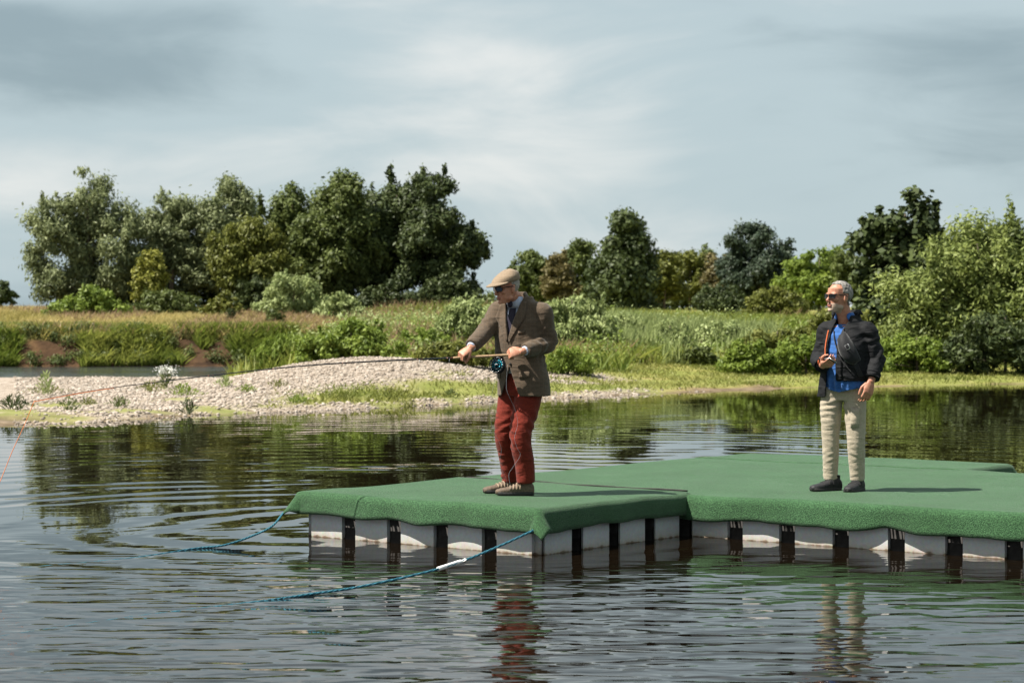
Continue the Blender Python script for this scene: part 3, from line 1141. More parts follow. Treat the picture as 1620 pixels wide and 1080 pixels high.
B = unit(np.cross(A, r.normal(size=(260, 3))))
fo = link('flower_heads', leaf_mesh('flower_heads', P, A * .021, B * .02, r.uniform(0, 1, 260)), M['flower_white'], root)
fo['kind'] = 'stuff'

# ------------------------------------------------------------------ floating dock
m, n, l, b = nmat('float_plastic')
t = n.new('ShaderNodeTexCoord')
g = n.new('ShaderNodeNewGeometry')
sx = n.new('ShaderNodeSeparateXYZ')
l.new(g.outputs['Position'], sx.inputs['Vector'])
nz = n.new('ShaderNodeTexNoise')
nz.inputs['Scale'].default_value = 14
nz.inputs['Detail'].default_value = 6
l.new(g.outputs['Position'], nz.inputs['Vector'])
ad = n.new('ShaderNodeMath')
ad.operation = 'MULTIPLY_ADD'
l.new(nz.outputs['Fac'], ad.inputs[0])
ad.inputs[1].default_value = -.06
l.new(sx.outputs['Z'], ad.inputs[2])
rp = n.new('ShaderNodeValToRGB')
rp.color_ramp.elements[0].position = 0
rp.color_ramp.elements[0].color = (.09, .055, .025, 1)
rp.color_ramp.elements[1].position = 1
rp.color_ramp.elements[1].color = (.50, .52, .54, 1)
for p_, c_ in ((.03, (.20, .13, .07)), (.05, (.42, .37, .30)), (.12, (.47, .45, .42)), (.3, (.50, .52, .53))):
    e = rp.color_ramp.elements.new(p_)
    e.color = (*c_, 1)
mr = n.new('ShaderNodeMapRange')
mr.inputs['From Min'].default_value = -.04
mr.inputs['From Max'].default_value = .36
l.new(ad.outputs[0], mr.inputs['Value'])
l.new(mr.outputs[0], rp.inputs['Fac'])
nz2 = n.new('ShaderNodeTexNoise')
nz2.inputs['Scale'].default_value = 40
nz2.inputs['Detail'].default_value = 5
l.new(g.outputs['Position'], nz2.inputs['Vector'])
mx2 = n.new('ShaderNodeMix')
mx2.data_type = 'RGBA'
mx2.blend_type = 'MULTIPLY'
mx2.inputs['Factor'].default_value = .45
l.new(rp.outputs['Color'], mx2.inputs['A'])
l.new(nz2.outputs['Color'], mx2.inputs['B'])
bc = n.new('ShaderNodeHueSaturation')
bc.inputs['Saturation'].default_value = .8
bc.inputs['Value'].default_value = 1.15
l.new(mx2.outputs['Result'], bc.inputs['Color'])
l.new(bc.outputs['Color'], b.inputs['Base Color'])
b.inputs['Roughness'].default_value = .55
M['float_plastic'] = m
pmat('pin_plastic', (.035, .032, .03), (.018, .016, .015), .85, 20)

dock = empty('floating_dock', DK, -TH)
tag(dock, 'modular floating dock of grey plastic cubes under green turf on the pond', 'dock')


def cube_mesh():
    s = CUBE / 2 - .004
    ch, bv = .07, .018
    bm = bmesh.new()
    # square notches at the four upright corners
    out = [(-s + ch, -s), (s - ch, -s), (s - ch, -s + ch), (s, -s + ch), (s, s - ch), (s - ch, s - ch), (s - ch, s), (-s + ch, s), (-s + ch, s - ch), (-s, s - ch), (-s, -s + ch), (-s + ch, -s + ch)]
    zs = [(-.10, .0), (DECK - .05, 0), (DECK - .03, .012), (DECK - .024, bv)]
    rows = []
    for z, i in zs:
        rows.append([bm.verts.new((x * (1 - i / s), y * (1 - i / s), z)) for x, y in out])
    for a_, b_ in zip(rows, rows[1:]):
        for k in range(12):
            bm.faces.new((a_[k], a_[(k + 1) % 12], b_[(k + 1) % 12], b_[k]))
    bm.faces.new(rows[-1])
    bm.faces.new(rows[0][::-1])
    me = bpy.data.meshes.new('float_cube')
    bm.to_mesh(me)
    bm.free()
    return me


def pin_mesh():
    v, f = tube([(0, 0, -.12), (0, 0, DECK - .03)], .067, 14)
    return to_mesh('connecting_pin', v, f, True)


cm, pm = cube_mesh(), pin_mesh()
NB = 15
cells = set()
for i in range(5):
    for j in range(4):
        cells.add((i, j))
for i in range(NB):
    for j in range(4, 12):
        cells.add((i, j))
for i in range(6):
    for j in range(12, 14):
        cells.add((i, j))
for (i, j) in sorted(cells):
    o = link('float_cube', cm, M['float_plastic'], dock, ((i + .5) * CUBE, (j + .5) * CUBE, 0))
nodes = {}
for (i, j) in cells:
    for di in (0, 1):
        for dj in (0, 1):
            nodes[(i + di, j + dj)] = nodes.get((i + di, j + dj), 0) + 1
for (i, j), c_ in sorted(nodes.items()):
    if c_ == 1:            # outer corner: a pale corner lug fills the notch
        ix_ = [(i + di, j + dj) for di in (-1, 0) for dj in (-1, 0) if (i + di, j + dj) in cells][0]
        sx_, sy_ = (1 if ix_[0] == i else -1), (1 if ix_[1] == j else -1)
        v, f = tube([(0, 0, -.1), (0, 0, DECK - .04)], .046, 16)
        mobj('corner_lug', v, f, M['float_plastic'], dock, True, (i * CUBE + sx_ * .048, j * CUBE + sy_ * .048, 0))
    if c_ in (2, 3):       # on the rim, between two cubes
        ix_ = [(i + di, j + dj) for di in (-1, 0) for dj in (-1, 0) if (i + di, j + dj) in cells]
        ox = sum(c[0] + .5 - i for c in ix_) / len(ix_)
        oy = sum(c[1] + .5 - j for c in ix_) / len(ix_)
        link('connecting_pin', pm, M['pin_plastic'], dock, (i * CUBE + ox * .07, j * CUBE + oy * .07, 0))

# turf
m, n, l, b = nmat('turf')
t = n.new('ShaderNodeTexCoord')


def tn(scale, det=3):
    q = n.new('ShaderNodeTexNoise')
    q.inputs['Scale'].default_value = scale
    q.inputs['Detail'].default_value = det
    l.new(t.outputs['Object'], q.inputs['Vector'])
    return q.outputs['Fac']


r1 = n.new('ShaderNodeValToRGB')
r1.color_ramp.elements[0].position = .40
r1.color_ramp.elements[0].color = (.010, .044, .013, 1)
r1.color_ramp.elements[1].position = .62
r1.color_ramp.elements[1].color = (.050, .132, .050, 1)
l.new(tn(120, 6), r1.inputs['Fac'])
r2 = n.new('ShaderNodeValToRGB')
r2.color_ramp.elements[0].position = .35
r2.color_ramp.elements[0].color = (.82, .86, .80, 1)
r2.color_ramp.elements[1].position = .7
r2.color_ramp.elements[1].color = (1.12, 1.08, 1.12, 1)
l.new(tn(2.2, 6), r2.inputs['Fac'])
mm = n.new('ShaderNodeMix')
mm.data_type = 'RGBA'
mm.blend_type = 'MULTIPLY'
mm.inputs['Factor'].default_value = 1
l.new(r1.outputs['Color'], mm.inputs['A'])
l.new(r2.outputs['Color'], mm.inputs['B'])
l.new(mm.outputs['Result'], b.inputs['Base Color'])
b.inputs['Roughness'].default_value = .75
b.inputs['Specular IOR Level'].default_value = .25
b.inputs['Sheen Weight'].default_value = .12
b.inputs['Sheen Roughness'].default_value = .4
bp = n.new('ShaderNodeBump')
bp.inputs['Strength'].default_value = .8
bp.inputs['Distance'].default_value = .014
l.new(tn(170, 5), bp.inputs['Height'])
l.new(bp.outputs['Normal'], b.inputs['Normal'])
M['turf'] = m


def turf_mat(label, a0, a1, b0, b1, skirts, seed, hem=.185, z0=.0, step=.035):
    """sheet over a rectangle of the dock, bent down over the edges named in skirts (l, r, f, k)"""
    ea0 = a0 - (hem if 'l' in skirts else 0)
    ea1 = a1 + (hem if 'r' in skirts else 0)
    eb0 = b0 - (hem if 'f' in skirts else 0)
    eb1 = b1 + (hem if 'k' in skirts else 0)
    na, nb = int((ea1 - ea0) / step) + 1, int((eb1 - eb0) / step) + 1
    A_, B_ = np.meshgrid(np.linspace(ea0, ea1, na), np.linspace(eb0, eb1, nb))
    fa, fb = A_.ravel(), B_.ravel()
    ca_, cb_ = np.clip(fa, a0, a1), np.clip(fb, b0, b1)
    oa, ob = fa - ca_, fb - cb_
    d = np.hypot(oa, ob)
    dirx = np.where(d > 1e-6, oa / np.maximum(d, 1e-6), 0)
    diry = np.where(d > 1e-6, ob / np.maximum(d, 1e-6), 0)
    corner = (np.abs(oa) > 1e-6) & (np.abs(ob) > 1e-6)
    Rr = .035
    ang = np.clip(d / Rr, 0, math.pi / 2)
    rest = np.maximum(d - Rr * math.pi / 2, 0)
    # along-edge coordinate for waves
    P3 = np.stack([ca_ * 3.0, cb_ * 3.0, np.full_like(ca_, seed * 3.3)], -1)
    wv = vnoise(P3, seed) + .5 * vnoise(P3 * 2.3, seed + 1)
    out = Rr * np.sin(ang) + rest * (.06 + .10 * wv) + np.where(corner, rest * .55, 0)
    out += .007 * wv * np.clip(d / .05, 0, 1)
    z = DECK + z0 - Rr * (1 - np.cos(ang)) - rest * np.where(corner, .80, .97) * (1 + .16 * wv)
    P2 = np.stack([fa * 1.1, fb * 1.1, np.full_like(fa, 7.0)], -1)
    z += (.010 * vnoise(P2, 5) + .006 * vnoise(P2 * 2.6, 6)) + .006
    # edges sag a touch between the cubes
    V = np.stack([ca_ + dirx * out, cb_ + diry * out, z], -1)
    ix = np.arange(na * nb).reshape(nb, na)
    F = np.stack([ix[:-1, :-1], ix[:-1, 1:], ix[1:, 1:], ix[1:, :-1]], -1).reshape(-1, 4)
    me = to_mesh('turf_mat', V, F, True)
    o = link('turf_mat', me, M['turf'])
    o.location = DK
    o.rotation_euler = (0, 0, -TH)
    sm = o.modifiers.new('s', 'SOLIDIFY')
    sm.thickness = .011
    sm.offset = 1
    tag(o, label, 'artificial turf', 'green turf mats on the dock')
    return o


LA, LB = 5 * CUBE, 4 * CUBE
turf_mat('green artificial turf mat on the front dock section under the flat-capped man', -.02, LA + .015, -.02, LB + .03, 'lfr', 1, .195, .012)
turf_mat('large green artificial turf mat on the main dock under the grey-haired man', -.02, NB * CUBE + .02, LB - .01, 12 * CUBE + .02, 'lfkr', 2, .215)
turf_mat('small green turf mat on the back dock section', -.02, 6 * CUBE + .03, 12 * CUBE - .07, 14 * CUBE + .02, 'lkr', 3, .2, .005)

# ------------------------------------------------------------------ ropes
pmat('rope_blue', (.035, .17, .23), (.015, .08, .12), .7, 90, (1, 1, 1), .5)
pmat('metal', (.55, .55, .55), (.4, .4, .4), .3, 30, metal=.9)
pmat('white_plastic', (.75, .76, .75), (.6, .6, .58), .4, 15)


def rope(label, P, rad, n_=90):
    root = empty('mooring_rope', P[0])
    o = Vector(P[0])
    pts = spline([Vector(p) - o for p in P], n_)
    V, F = [], []
    # three twisted strands
    parts = []
    for s in range(3):
        q = []
        for i, p in enumerate(pts):
            d = (pts[min(i + 1, n_ - 1)] - pts[max(i - 1, 0)]).normalized()
            u, v = frame(d)
            a_ = i * .9 + s * 2.094
            q.append(p + (u * math.cos(a_) + v * math.sin(a_)) * rad * .5)
        parts.append(tube(q, rad * .62, 6))
    v, f = join(parts)
    mobj('cord', v, f, M['rope_blue'], root, True)
    tag(root, label, 'rope', 'blue mooring ropes')
    return root, pts


def wpt(px, py, z):
    D = FPX * (CAM_H - z) / (py - HOR)
    return Vector((px2x(px, D), D, z))


c0 = deckpt(LA + .03, -.05, .215)
c1 = deckpt(-.12, -.13, .19)
rt, pts = rope('blue mooring rope with a white sleeve running from the near dock corner into the water',
               [c0, wpt(780, 868, .135), wpt(700, 898, .085), wpt(580, 926, .035), wpt(490, 940, .008), wpt(400, 953, -.005), wpt(200, 978, -.0075), wpt(-80, 1020, -.008)], .0085, 150)
i0 = min(range(len(pts)), key=lambda i: abs((pts[i] + c0 - wpt(725, 887, .10)).length))
i1 = min(range(len(pts)), key=lambda i: abs((pts[i] + c0 - wpt(690, 899, .085)).length))
sl = [pts[i] for i in range(min(i0, i1), max(i0, i1) + 1)]
if len(sl) < 2:
    sl = [pts[i0], pts[i0 + 1]]
v, f = tube([sl[0] + (sl[-1] - sl[0]) * k / 6 for k in range(7)], .0155, 10)
mobj('white_sleeve', v, f, M['white_plastic'], rt, True)
ring = [(math.cos(t_) * .022, 0, math.sin(t_) * .022) for t_ in np.linspace(0, 2 * math.pi, 17)]
v, f = tube(ring, .005, 6, False)
mobj('shackle', v, f, M['metal'], rt, True)
v, f = tube([(.0, .0, .0), (.035, .035, .012)], .007, 6)
mobj('shackle_pin', v, f, M['metal'], rt, True)
rt2, _ = rope('short blue mooring rope dipping into the water from the left dock corner',
              [c1, wpt(430, 832, .14), wpt(400, 847, .07), wpt(355, 862, .02), wpt(305, 868, .002), wpt(200, 884, -.006), wpt(0, 902, -.008)], .0085, 110)

seam = empty('seam_gap_line', deckpt(.0, LB, DECK))  # added dark tube, stands in for the dark gap at the mat edge
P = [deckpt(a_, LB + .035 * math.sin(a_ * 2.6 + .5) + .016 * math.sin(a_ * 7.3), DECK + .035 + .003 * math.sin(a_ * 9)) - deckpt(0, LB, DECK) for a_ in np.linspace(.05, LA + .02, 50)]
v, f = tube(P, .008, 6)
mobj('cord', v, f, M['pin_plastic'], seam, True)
tag(seam, 'thin dark strip added to draw the gap line between the turf mats', 'cord')

# ------------------------------------------------------------------ people
def skin_mat(name, c1, c2):
    m = pmat(name, c1, c2, .5, 40, spec=.35, bump=.15, bscale=160, bdist=.003)
    b = m.node_tree.nodes['Principled BSDF']
    b.inputs['Subsurface Weight'].default_value = .08
    b.inputs['Subsurface Radius'].default_value = (.01, .004, .002)
    b.inputs['Subsurface Scale'].default_value = .6
    return m


skin_mat('skin_a', (.46, .225, .145), (.37, .155, .095))
skin_mat('skin_b', (.43, .21, .135), (.34, .14, .088))
pmat('lips', (.33, .12, .09), (.25, .09, .07), .5, 60)


def cloth(name, c1, c2, scale, bump=.3, rough=.85, check=None, sheen=.15, fold=0.0):
    m = pmat(name, c1, c2, rough, scale, bump=bump, bscale=scale * 1.3, spec=.15, sheen=sheen, bdist=.004)
    if fold:         # soft creases in the cloth
        n, l = m.node_tree.nodes, m.node_tree.links
        b = n['Principled BSDF']
        prev = b.inputs['Normal'].links[0].from_node
        t = n.new('ShaderNodeTexCoord')
        for k_, (ry, st, sc_) in enumerate(((38, (1, 1, 2.6), 5), (-40, (1, 1, 2.6), 8))):
            mp = n.new('ShaderNodeMapping')
            mp.inputs['Rotation'].default_value = (R(10), R(ry), 0)
            mp.inputs['Scale'].default_value = st
            l.new(t.outputs['Object'], mp.inputs['Vector'])
            nz = n.new('ShaderNodeTexNoise')
            nz.noise_type = 'RIDGED_MULTIFRACTAL' if k_ == 0 else 'FBM'
            nz.inputs['Scale'].default_value = sc_
            nz.inputs['Detail'].default_value = 1.5
            nz.inputs['Distortion'].default_value = .6
            l.new(mp.outputs['Vector'], nz.inputs['Vector'])
            bp = n.new('ShaderNodeBump')
            bp.inputs['Strength'].default_value = 1.0
            bp.inputs['Distance'].default_value = fold * (.35 if k_ == 0 else 1)
            l.new(nz.outputs['Fac'], bp.inputs['Height'])
            l.new(bp.outputs['Normal'], prev.inputs['Normal'])
            prev = bp
    if check:
        n, l = m.node_tree.nodes, m.node_tree.links
        b = n['Principled BSDF']
        src = b.inputs['Base Color'].links[0].from_socket
        t = n.new('ShaderNodeTexCoord')
        mx_ = n.new('ShaderNodeMix')
        mx_.data_type = 'RGBA'
        mx_.blend_type = 'MIX'
        col, sc_, amt = check
        facs = []
        for d_ in ('X', 'Z'):
            w = n.new('ShaderNodeTexWave')
            w.bands_direction = d_
            w.inputs['Scale'].default_value = sc_
            w.inputs['Distortion'].default_value = .6
            l.new(t.outputs['Object'], w.inputs['Vector'])
            facs.append(w.outputs['Fac'])
        mxm = n.new('ShaderNodeMath')
        mxm.operation = 'MAXIMUM'
        l.new(facs[0], mxm.inputs[0])
        l.new(facs[1], mxm.inputs[1])
        rr = n.new('ShaderNodeMapRange')
        rr.inputs['From Min'].default_value = .86
        rr.inputs['From Max'].default_value = 1.0
        rr.inputs['To Max'].default_value = amt
        l.new(mxm.outputs[0], rr.inputs['Value'])
        l.new(rr.outputs[0], mx_.inputs['Factor'])
        l.new(src, mx_.inputs['A'])
        mx_.inputs['B'].default_value = (*col, 1)
        l.new(mx_.outputs['Result'], b.inputs['Base Color'])
    return m


cloth('tweed', (.108, .077, .051), (.055, .040, .027), 260, .5, check=((.17, .105, .065), 9, .18), fold=.012)
cloth('tweed_lining', (.06, .045, .035), (.04, .03, .025), 60)
cloth('cap_tweed', (.27, .20, .135), (.17, .125, .082), 240, .5, check=((.18, .12, .08), 14, .4))
cloth('cord_red', (.165, .021, .010), (.10, .012, .007), 120, .4, sheen=.08, fold=.015)
cloth('shirt_check', (.50, .53, .60), (.40, .44, .53), 150, .1, check=((.16, .22, .40), 26, .75))
cloth('tie_navy', (.022, .018, .035), (.012, .010, .02), 200, .3, .5)
cloth('jacket_black', (.012, .0125, .014), (.008, .008, .009), 120, .3, .75, sheen=.0, fold=.018)
cloth('shirt_blue', (.035, .115, .33), (.025, .085, .26), 60, .2, fold=.02)
cloth('khaki', (.36, .31, .235), (.29, .245, .18), 90, .3, fold=.011)
cloth('bag_black', (.014, .014, .016), (.010, .010, .011), 160, .5, .6)
cloth('orange_trim', (.45, .10, .03), (.35, .07, .02), 90)
pmat('shoe_brown', (.135, .095, .065), (.08, .058, .042), .7, 60, bump=.3)
pmat('shoe_dark', (.075, .06, .05), (.05, .04, .035), .7, 60, bump=.3)
pmat('shoe_strap', (.27, .20, .14), (.20, .15, .10), .7, 60)
pmat('shoe_black', (.018, .018, .02), (.012, .012, .013), .6, 60, bump=.3)
pmat('rubber', (.035, .032, .03), (.02, .02, .02), .8, 60)
pmat('lens_dark', (.007, .007, .008), (.005, .005, .006), .15, 20, spec=.25)
pmat('lens_blue', (.012, .03, .07), (.010, .02, .05), .06, 20, spec=.7)
pmat('frame_black', (.012, .010, .010), (.010, .008, .008), .3, 20)
pmat('hair_grey', (.26, .24, .22), (.05, .043, .036), .6, 55, (1, 1, .35), .8, 90, lo=.3, hi=.6, bdist=.006)
pmat('hair_white', (.40, .37, .33), (.25, .22, .19), .7, 90, bump=.8, bscale=180, bdist=.006)
pmat('cork', (.36, .24, .14), (.25, .16, .09), .8, 70, bump=.4)
pmat('rod_black', (.012, .012, .014), (.010, .010, .011), .25, 20, spec=.6)
pmat('rod_wrap', (.20, .06, .03), (.14, .04, .02), .3, 20, spec=.6)
pmat('reel_black', (.014, .016, .02), (.010, .011, .014), .3, 20, metal=.4)
pmat('reel_teal', (.02, .36, .48), (.015, .26, .36), .35, 30, metal=.3)
pmat('line_orange', (.75, .24, .08), (.65, .18, .05), .5, 20)
pmat('line_grey', (.30, .32, .35), (.24, .26, .29), .4, 20)
pmat('phone_black', (.015, .015, .017), (.012, .012, .013), .15, 20, spec=.6)
pmat('buckle', (.55, .55, .56), (.45, .45, .46), .3, 30, metal=.7)


def xf(parts, Mx):
    return [([Mx @ Vector(p) for p in v], f) for v, f in parts]


def head_parts():
    X_, Y_ = Vector((1, 0, 0)), Vector((0, 1, 0))
    parts = [ball((-.012, 0, .035), (.100, .079, .090), 20, 14)]
    rings = []
    for z, cx, rx, ry in ((.07, -.002, .094, .072), (.035, .0, .096, .073), (.01, .002, .092, .071), (-.02, .006, .089, .068), (-.05, .012, .083, .063),
                          (-.078, .022, .072, .054), (-.10, .034, .057, .042), (-.116, .046, .040, .030)):
        rings.append(((cx, 0, z), X_, Y_, rx, ry, 2.2))
    parts.append(loft(rings, 20))
    parts.append(tube([(.086, 0, .018), (.104, 0, -.010), (.119, 0, -.034)], [.007, .0095, .0125], 10))
    parts.append(ball((.108, 0, -.037), (.014, .018, .009)))
    for s in (-1, 1):
        parts.append(ball((.083, s * .033, .023), (.016, .030, .0085)))
        parts.append(ball((.068, s * .046, -.020), (.024, .020, .020)))
        parts.append(ball((.082, s * .031, .002), (.012, .014, .010)))     # closed-over eyes behind the glasses
        parts.append(ball((-.008, s * .078, -.006), (.020, .010, .033), M=Matrix.Rotation(R(-12), 3, 'Y')))
        parts.append(ball((-.004, s * .074, -.032), (.010, .008, .012)))
        parts.append(ball((.020, s * .050, -.075), (.035, .014, .022)))
    parts.append(ball((.0945, 0, -.0615), (.011, .025, .0055)))
    parts.append(ball((.0935, 0, -.0745), (.011, .022, .006)))
    parts.append(ball((.083, 0, -.103), (.019, .023, .016)))
    return parts


def hand_parts(W, F, N, side, curls, thumb, sc=1.0, spread=.0, droop=None):
    W, F = Vector(W), Vector(F).normalized()
    N = Vector(N)
    N = (N - F * N.dot(F)).normalized()
    T = F.cross(N) * (1 if side == 'l' else -1)
    parts = [loft([(W - F * .04 * sc, T, N, .026 * sc, .020 * sc), (W, T, N, .029 * sc, .020 * sc), (W + F * .03 * sc, T, N, .039 * sc, .019 * sc), (W + F * .065 * sc, T, N, .044 * sc, .017 * sc),
                   (W + F * .095 * sc, T, N, .042 * sc, .013 * sc)], 14)]
    tips = []
    for i, (off, L) in enumerate(((.031, (.043, .026, .021)), (.0105, (.047, .030, .022)), (-.0105, (.043, .028, .021)), (-.030, (.035, .021, .019)))):
        p = W + F * .088 * sc + T * off * sc
        pts = [p - F * .02 * sc, p]
        a = 0
        cu = curls[i] if hasattr(curls[0], '__len__') else curls
        for k in range(3):
            a += R(cu[k])
            d = F * math.cos(a) - N * math.sin(a) + T * spread * (1.5 - i)
            p = p + d.normalized() * L[k] * sc
            pts.append(p)
        parts.append(tube(pts, [.0095 * sc, .0102 * sc, .0093 * sc, .0085 * sc, .0066 * sc], 8))
        parts.append(ball(pts[-1], (.0066 * sc,) * 3, 8, 6))
        tips.append(p)
    p = W + F * .022 * sc + T * .030 * sc - N * .006 * sc
    pts = [p - T * .012 * sc, p]
    for (cf, ct, cn), L in zip(thumb, (.044, .033, .027)):
        d = (F * cf + T * ct + N * cn).normalized()
        p = p + d * L * sc
        pts.append(p)
    parts.append(tube(pts, [.013 * sc, .0145 * sc, .0118 * sc, .0105 * sc, .0078 * sc], 8))
    parts.append(ball(pts[-1], (.0078 * sc,) * 3, 8, 6))
    return parts


def limb(P, rad, n_=24, m_=14):
    """tapered tube through joints P with radii given at the joints"""
    k = len(P) - 1
    pts = spline(P, n_)
    rr = [float(np.interp(i / (n_ - 1) * k, range(k + 1), rad)) for i in range(n_)]
    return tube(pts, rr, m_)


def wrinkle(me, spots, base=.004, freq=14, seed=1, squash=(1, 1, 1), gain=1.25):
    """folds: general fine noise plus creases gathered round spots (centre, axis, radius, amplitude, wavelength)"""
    co, no = coords(me)
    d = base * vnoise(co * freq * np.array(squash), seed) + base * .6 * vnoise(co * freq * 2.1 * np.array(squash), seed + 3)
    for i, (c, ax, rad, amp, wl_) in enumerate(spots):
        c = np.array(c)
        ax = np.array(Vector(ax).normalized())
        rel = co - c
        w = np.exp(-(rel ** 2).sum(1) / rad ** 2)
        ax = ax + np.array((.75 if i % 2 else -.75, 0, .15))
        ax = ax / np.linalg.norm(ax)
        ph = rel @ ax / (wl_ * .8) * 2 * np.pi
        ph = ph + 2.4 * vnoise(co * 8, seed + 11 + i) + 7.0 * vnoise(co * 3.8, seed + 31 + i)
        s = np.sin(ph)
        d += w * amp * gain * s * np.clip(.15 + 1.3 * vnoise(co * 7, seed + 51 + i), 0, 1.2)
    set_coords(me, co + no * d[:, None])


class Torso:
    """local axes of an upper body: lateral (to the person's right) and forward"""

    def __init__(s, yaw, origin):
        a = R(yaw)
        s.F = Vector((-math.sin(a), -math.cos(a), 0))
        s.L = Vector((-math.cos(a), math.sin(a), 0))
        s.o = Vector(origin)

    def loc(s, c):
        rel = c - np.array(s.o)
        return rel @ np.array(s.L), rel @ np.array(s.F), c[:, 2]

    def pt(s, lat, fwd, z, axis=None):
        return s.o + s.L * lat + s.F * fwd + Vector((0, 0, z - s.o.z))

    def hit(s, bv, lat, z, lift):
        o = s.pt(lat, 1.0, z)
        h = bv.ray_cast(o, -s.F)
        if h[0] is None:
            return None
        return h[0] + s.F * lift

    def strip(s, name, bv, ea, eb, mat, parent, lift=.006, thick=.006, n_=12, m_=6, puff=0.0):
        """patch between two edge polylines (lat,z) laid on the surface"""
        A_ = spline([(x, z, 0) for x, z in ea], n_)
        B_ = spline([(x, z, 0) for x, z in eb], n_)
        V = []
        last = None
        for i in range(n_):
            for j in range(m_):
                q = A_[i].lerp(B_[i], j / (m_ - 1))
                pf = puff * (1 - abs(2 * j / (m_ - 1) - 1) ** 2.5) * (1 - abs(2 * i / (n_ - 1) - 1) ** 3)
                h = s.hit(bv, q.x, q.y, lift + pf)
                if h is None:
                    h = s.pt(q.x, last if last is not None else .1, q.y)
                else:
                    last = (h - s.o).dot(s.F)
                V.append(h)
        F = [(i * m_ + j, i * m_ + j + 1, (i + 1) * m_ + j + 1, (i + 1) * m_ + j) for i in range(n_ - 1) for j in range(m_ - 1)]
        o = mobj(name, V, F, mat, parent, True)
        sm = o.modifiers.new('s', 'SOLIDIFY')
        sm.thickness = thick
        sm.offset = 0
        return o


def shell(me, thick):
    """open garment mesh -> cloth with thickness (inward)"""
    o = bpy.data.objects.new('tmp', me)
    COL.objects.link(o)
    s = o.modifiers.new('s', 'SOLIDIFY')
    s.thickness = thick
    s.offset = -1
    dg = bpy.context.evaluated_depsgraph_get()
    out = bpy.data.meshes.new_from_object(o.evaluated_get(dg))
    bpy.data.objects.remove(o)
    out.materials.clear()
    out.polygons.foreach_set('use_smooth', np.ones(len(out.polygons), bool))
    return out


def torso_loft(T, rows, n_=28):
    """rows: (z, lat offset, fwd offset, half width, half depth, power)"""
    return loft([(T.pt(lo, fo, z), T.L, T.F, hw, hd, pw) for z, lo, fo, hw, hd, pw in rows], n_)


def shoe(parent, heel, toe, zb, width, upper, dark, lace, label_top=.095, straps=0):
    """shoe along the ground from heel to toe"""
    heel, toe = Vector(heel), Vector(toe)
    d = (toe - heel)
    L = d.length
    d.normalize()
    s = d.cross(Vector((0, 0, 1))).normalized()
    up = Vector((0, 0, 1))
    prof = [(0, .58, .060), (.04, .74, .078), (.14, .80, .098), (.27, .80, .100), (.40, .84, .082), (.55, .95, .062), (.70, 1.0, .050), (.85, .92, .043), (.95, .68, .036), (1.0, .36, .026)]
    rings = []
    for t, w, h in prof:
        c = heel + d * (t * L) + up * (zb + .018 + h * .40)
        rings.append((c, s, up, width / 2 * w, h * .62, 2.5))
    body = loft(rings, 18)
    ank = tube([heel + d * (.2 * L) + up * (zb + .06), heel + d * (.19 * L) + up * (zb + .135)], [.046, .047], 14)
    me = union([body, ank], .0065, 3)
    co, _ = coords(me)
    co[:, 2] = np.maximum(co[:, 2], zb + .014)
    set_coords(me, co)
    root = link('shoe', me, upper, parent)
    # sole
    V, F = [], []
    nn = 24
    out = []
    for i in range(nn):
        a = 2 * math.pi * i / nn
        t = .5 - .5 * math.cos(a)
        w = np.interp(t, [p[0] for p in prof], [p[1] for p in prof])
        if t < .02 or t > .98:
            w *= .6
        out.append((t, math.copysign(w, math.sin(a)) if abs(math.sin(a)) > 1e-6 else 0))
    for z, g in ((0, 1.0), (.012, 1.06), (.026, 1.04), (.030, .98)):
        for t, w in out:
            tt = (t - .5) * (1 + .03 * (g - .9) * 3) + .5
            V.append(heel + d * (tt * L) + s * (w * width / 2 * g) + up * (zb + z + (.012 * max(0, t - .8) / .2 if z < .02 else .006 * max(0, t - .8) / .2)))
    for r_ in range(3):
        for i in range(nn):
            F.append((r_ * nn + i, r_ * nn + (i + 1) % nn, (r_ + 1) * nn + (i + 1) % nn, (r_ + 1) * nn + i))
    F.append(tuple(range(nn - 1, -1, -1)))
    F.append(tuple(range(3 * nn, 4 * nn)))
    mobj('sole', V, F, dark, root, True)
    bv = bvh_of(me)
    # straps / laces over the instep
    for k in range(straps or 4):
        t = .36 + .085 * k
        pts = []
        for j in range(11):
            a = math.pi * (.12 + .76 * j / 10)
            c = heel + d * ((t + (.05 * (j / 10 - .5) if straps else (.03 if k % 2 else -.03) * (j / 5 - 1))) * L) + up * (zb + .03)
            dr = s * math.cos(a) + up * math.sin(a)
            h = bv.ray_cast(c + dr * .3, -dr)
            if h[0] is not None:
                pts.append(h[0] + dr * .002)
        if len(pts) > 3:
            v, f = tube(pts, .0065 if straps else .0028, 6)
            mobj('strap' if straps else 'lace', v, f, lace, root, True)
    return root


def from_head(me, Mh, pred, push, seed, nz=.004, nf=60):
    """shell lifted from the head surface where pred(local coords) holds"""
    inv = np.array(Mh.inverted())
    c = me.copy()
    cut(c, lambda q: ~pred((np.c_[q, np.ones(len(q))] @ inv.T)[:, :3]))
    co, no = coords(c)
    set_coords(c, co + no * (push + nz * vnoise(co * nf, seed))[:, None])
    return shell(c, push + .006)


def head_matrix(center, yaw, pitch, roll=0.0, sc=1.0):
    a = R(yaw)
    f = Vector((-math.sin(a), -math.cos(a), 0))
    left = Vector((0, 0, 1)).cross(f)
    m3 = Matrix((f, left, Vector((0, 0, 1)))).transposed()
    m3 = m3 @ Matrix.Rotation(R(pitch), 3, 'Y') @ Matrix.Rotation(R(roll), 3, 'X')
    return Matrix.Translation(Vector(center)) @ m3.to_4x4() @ Matrix.Diagonal((sc, sc, sc, 1))


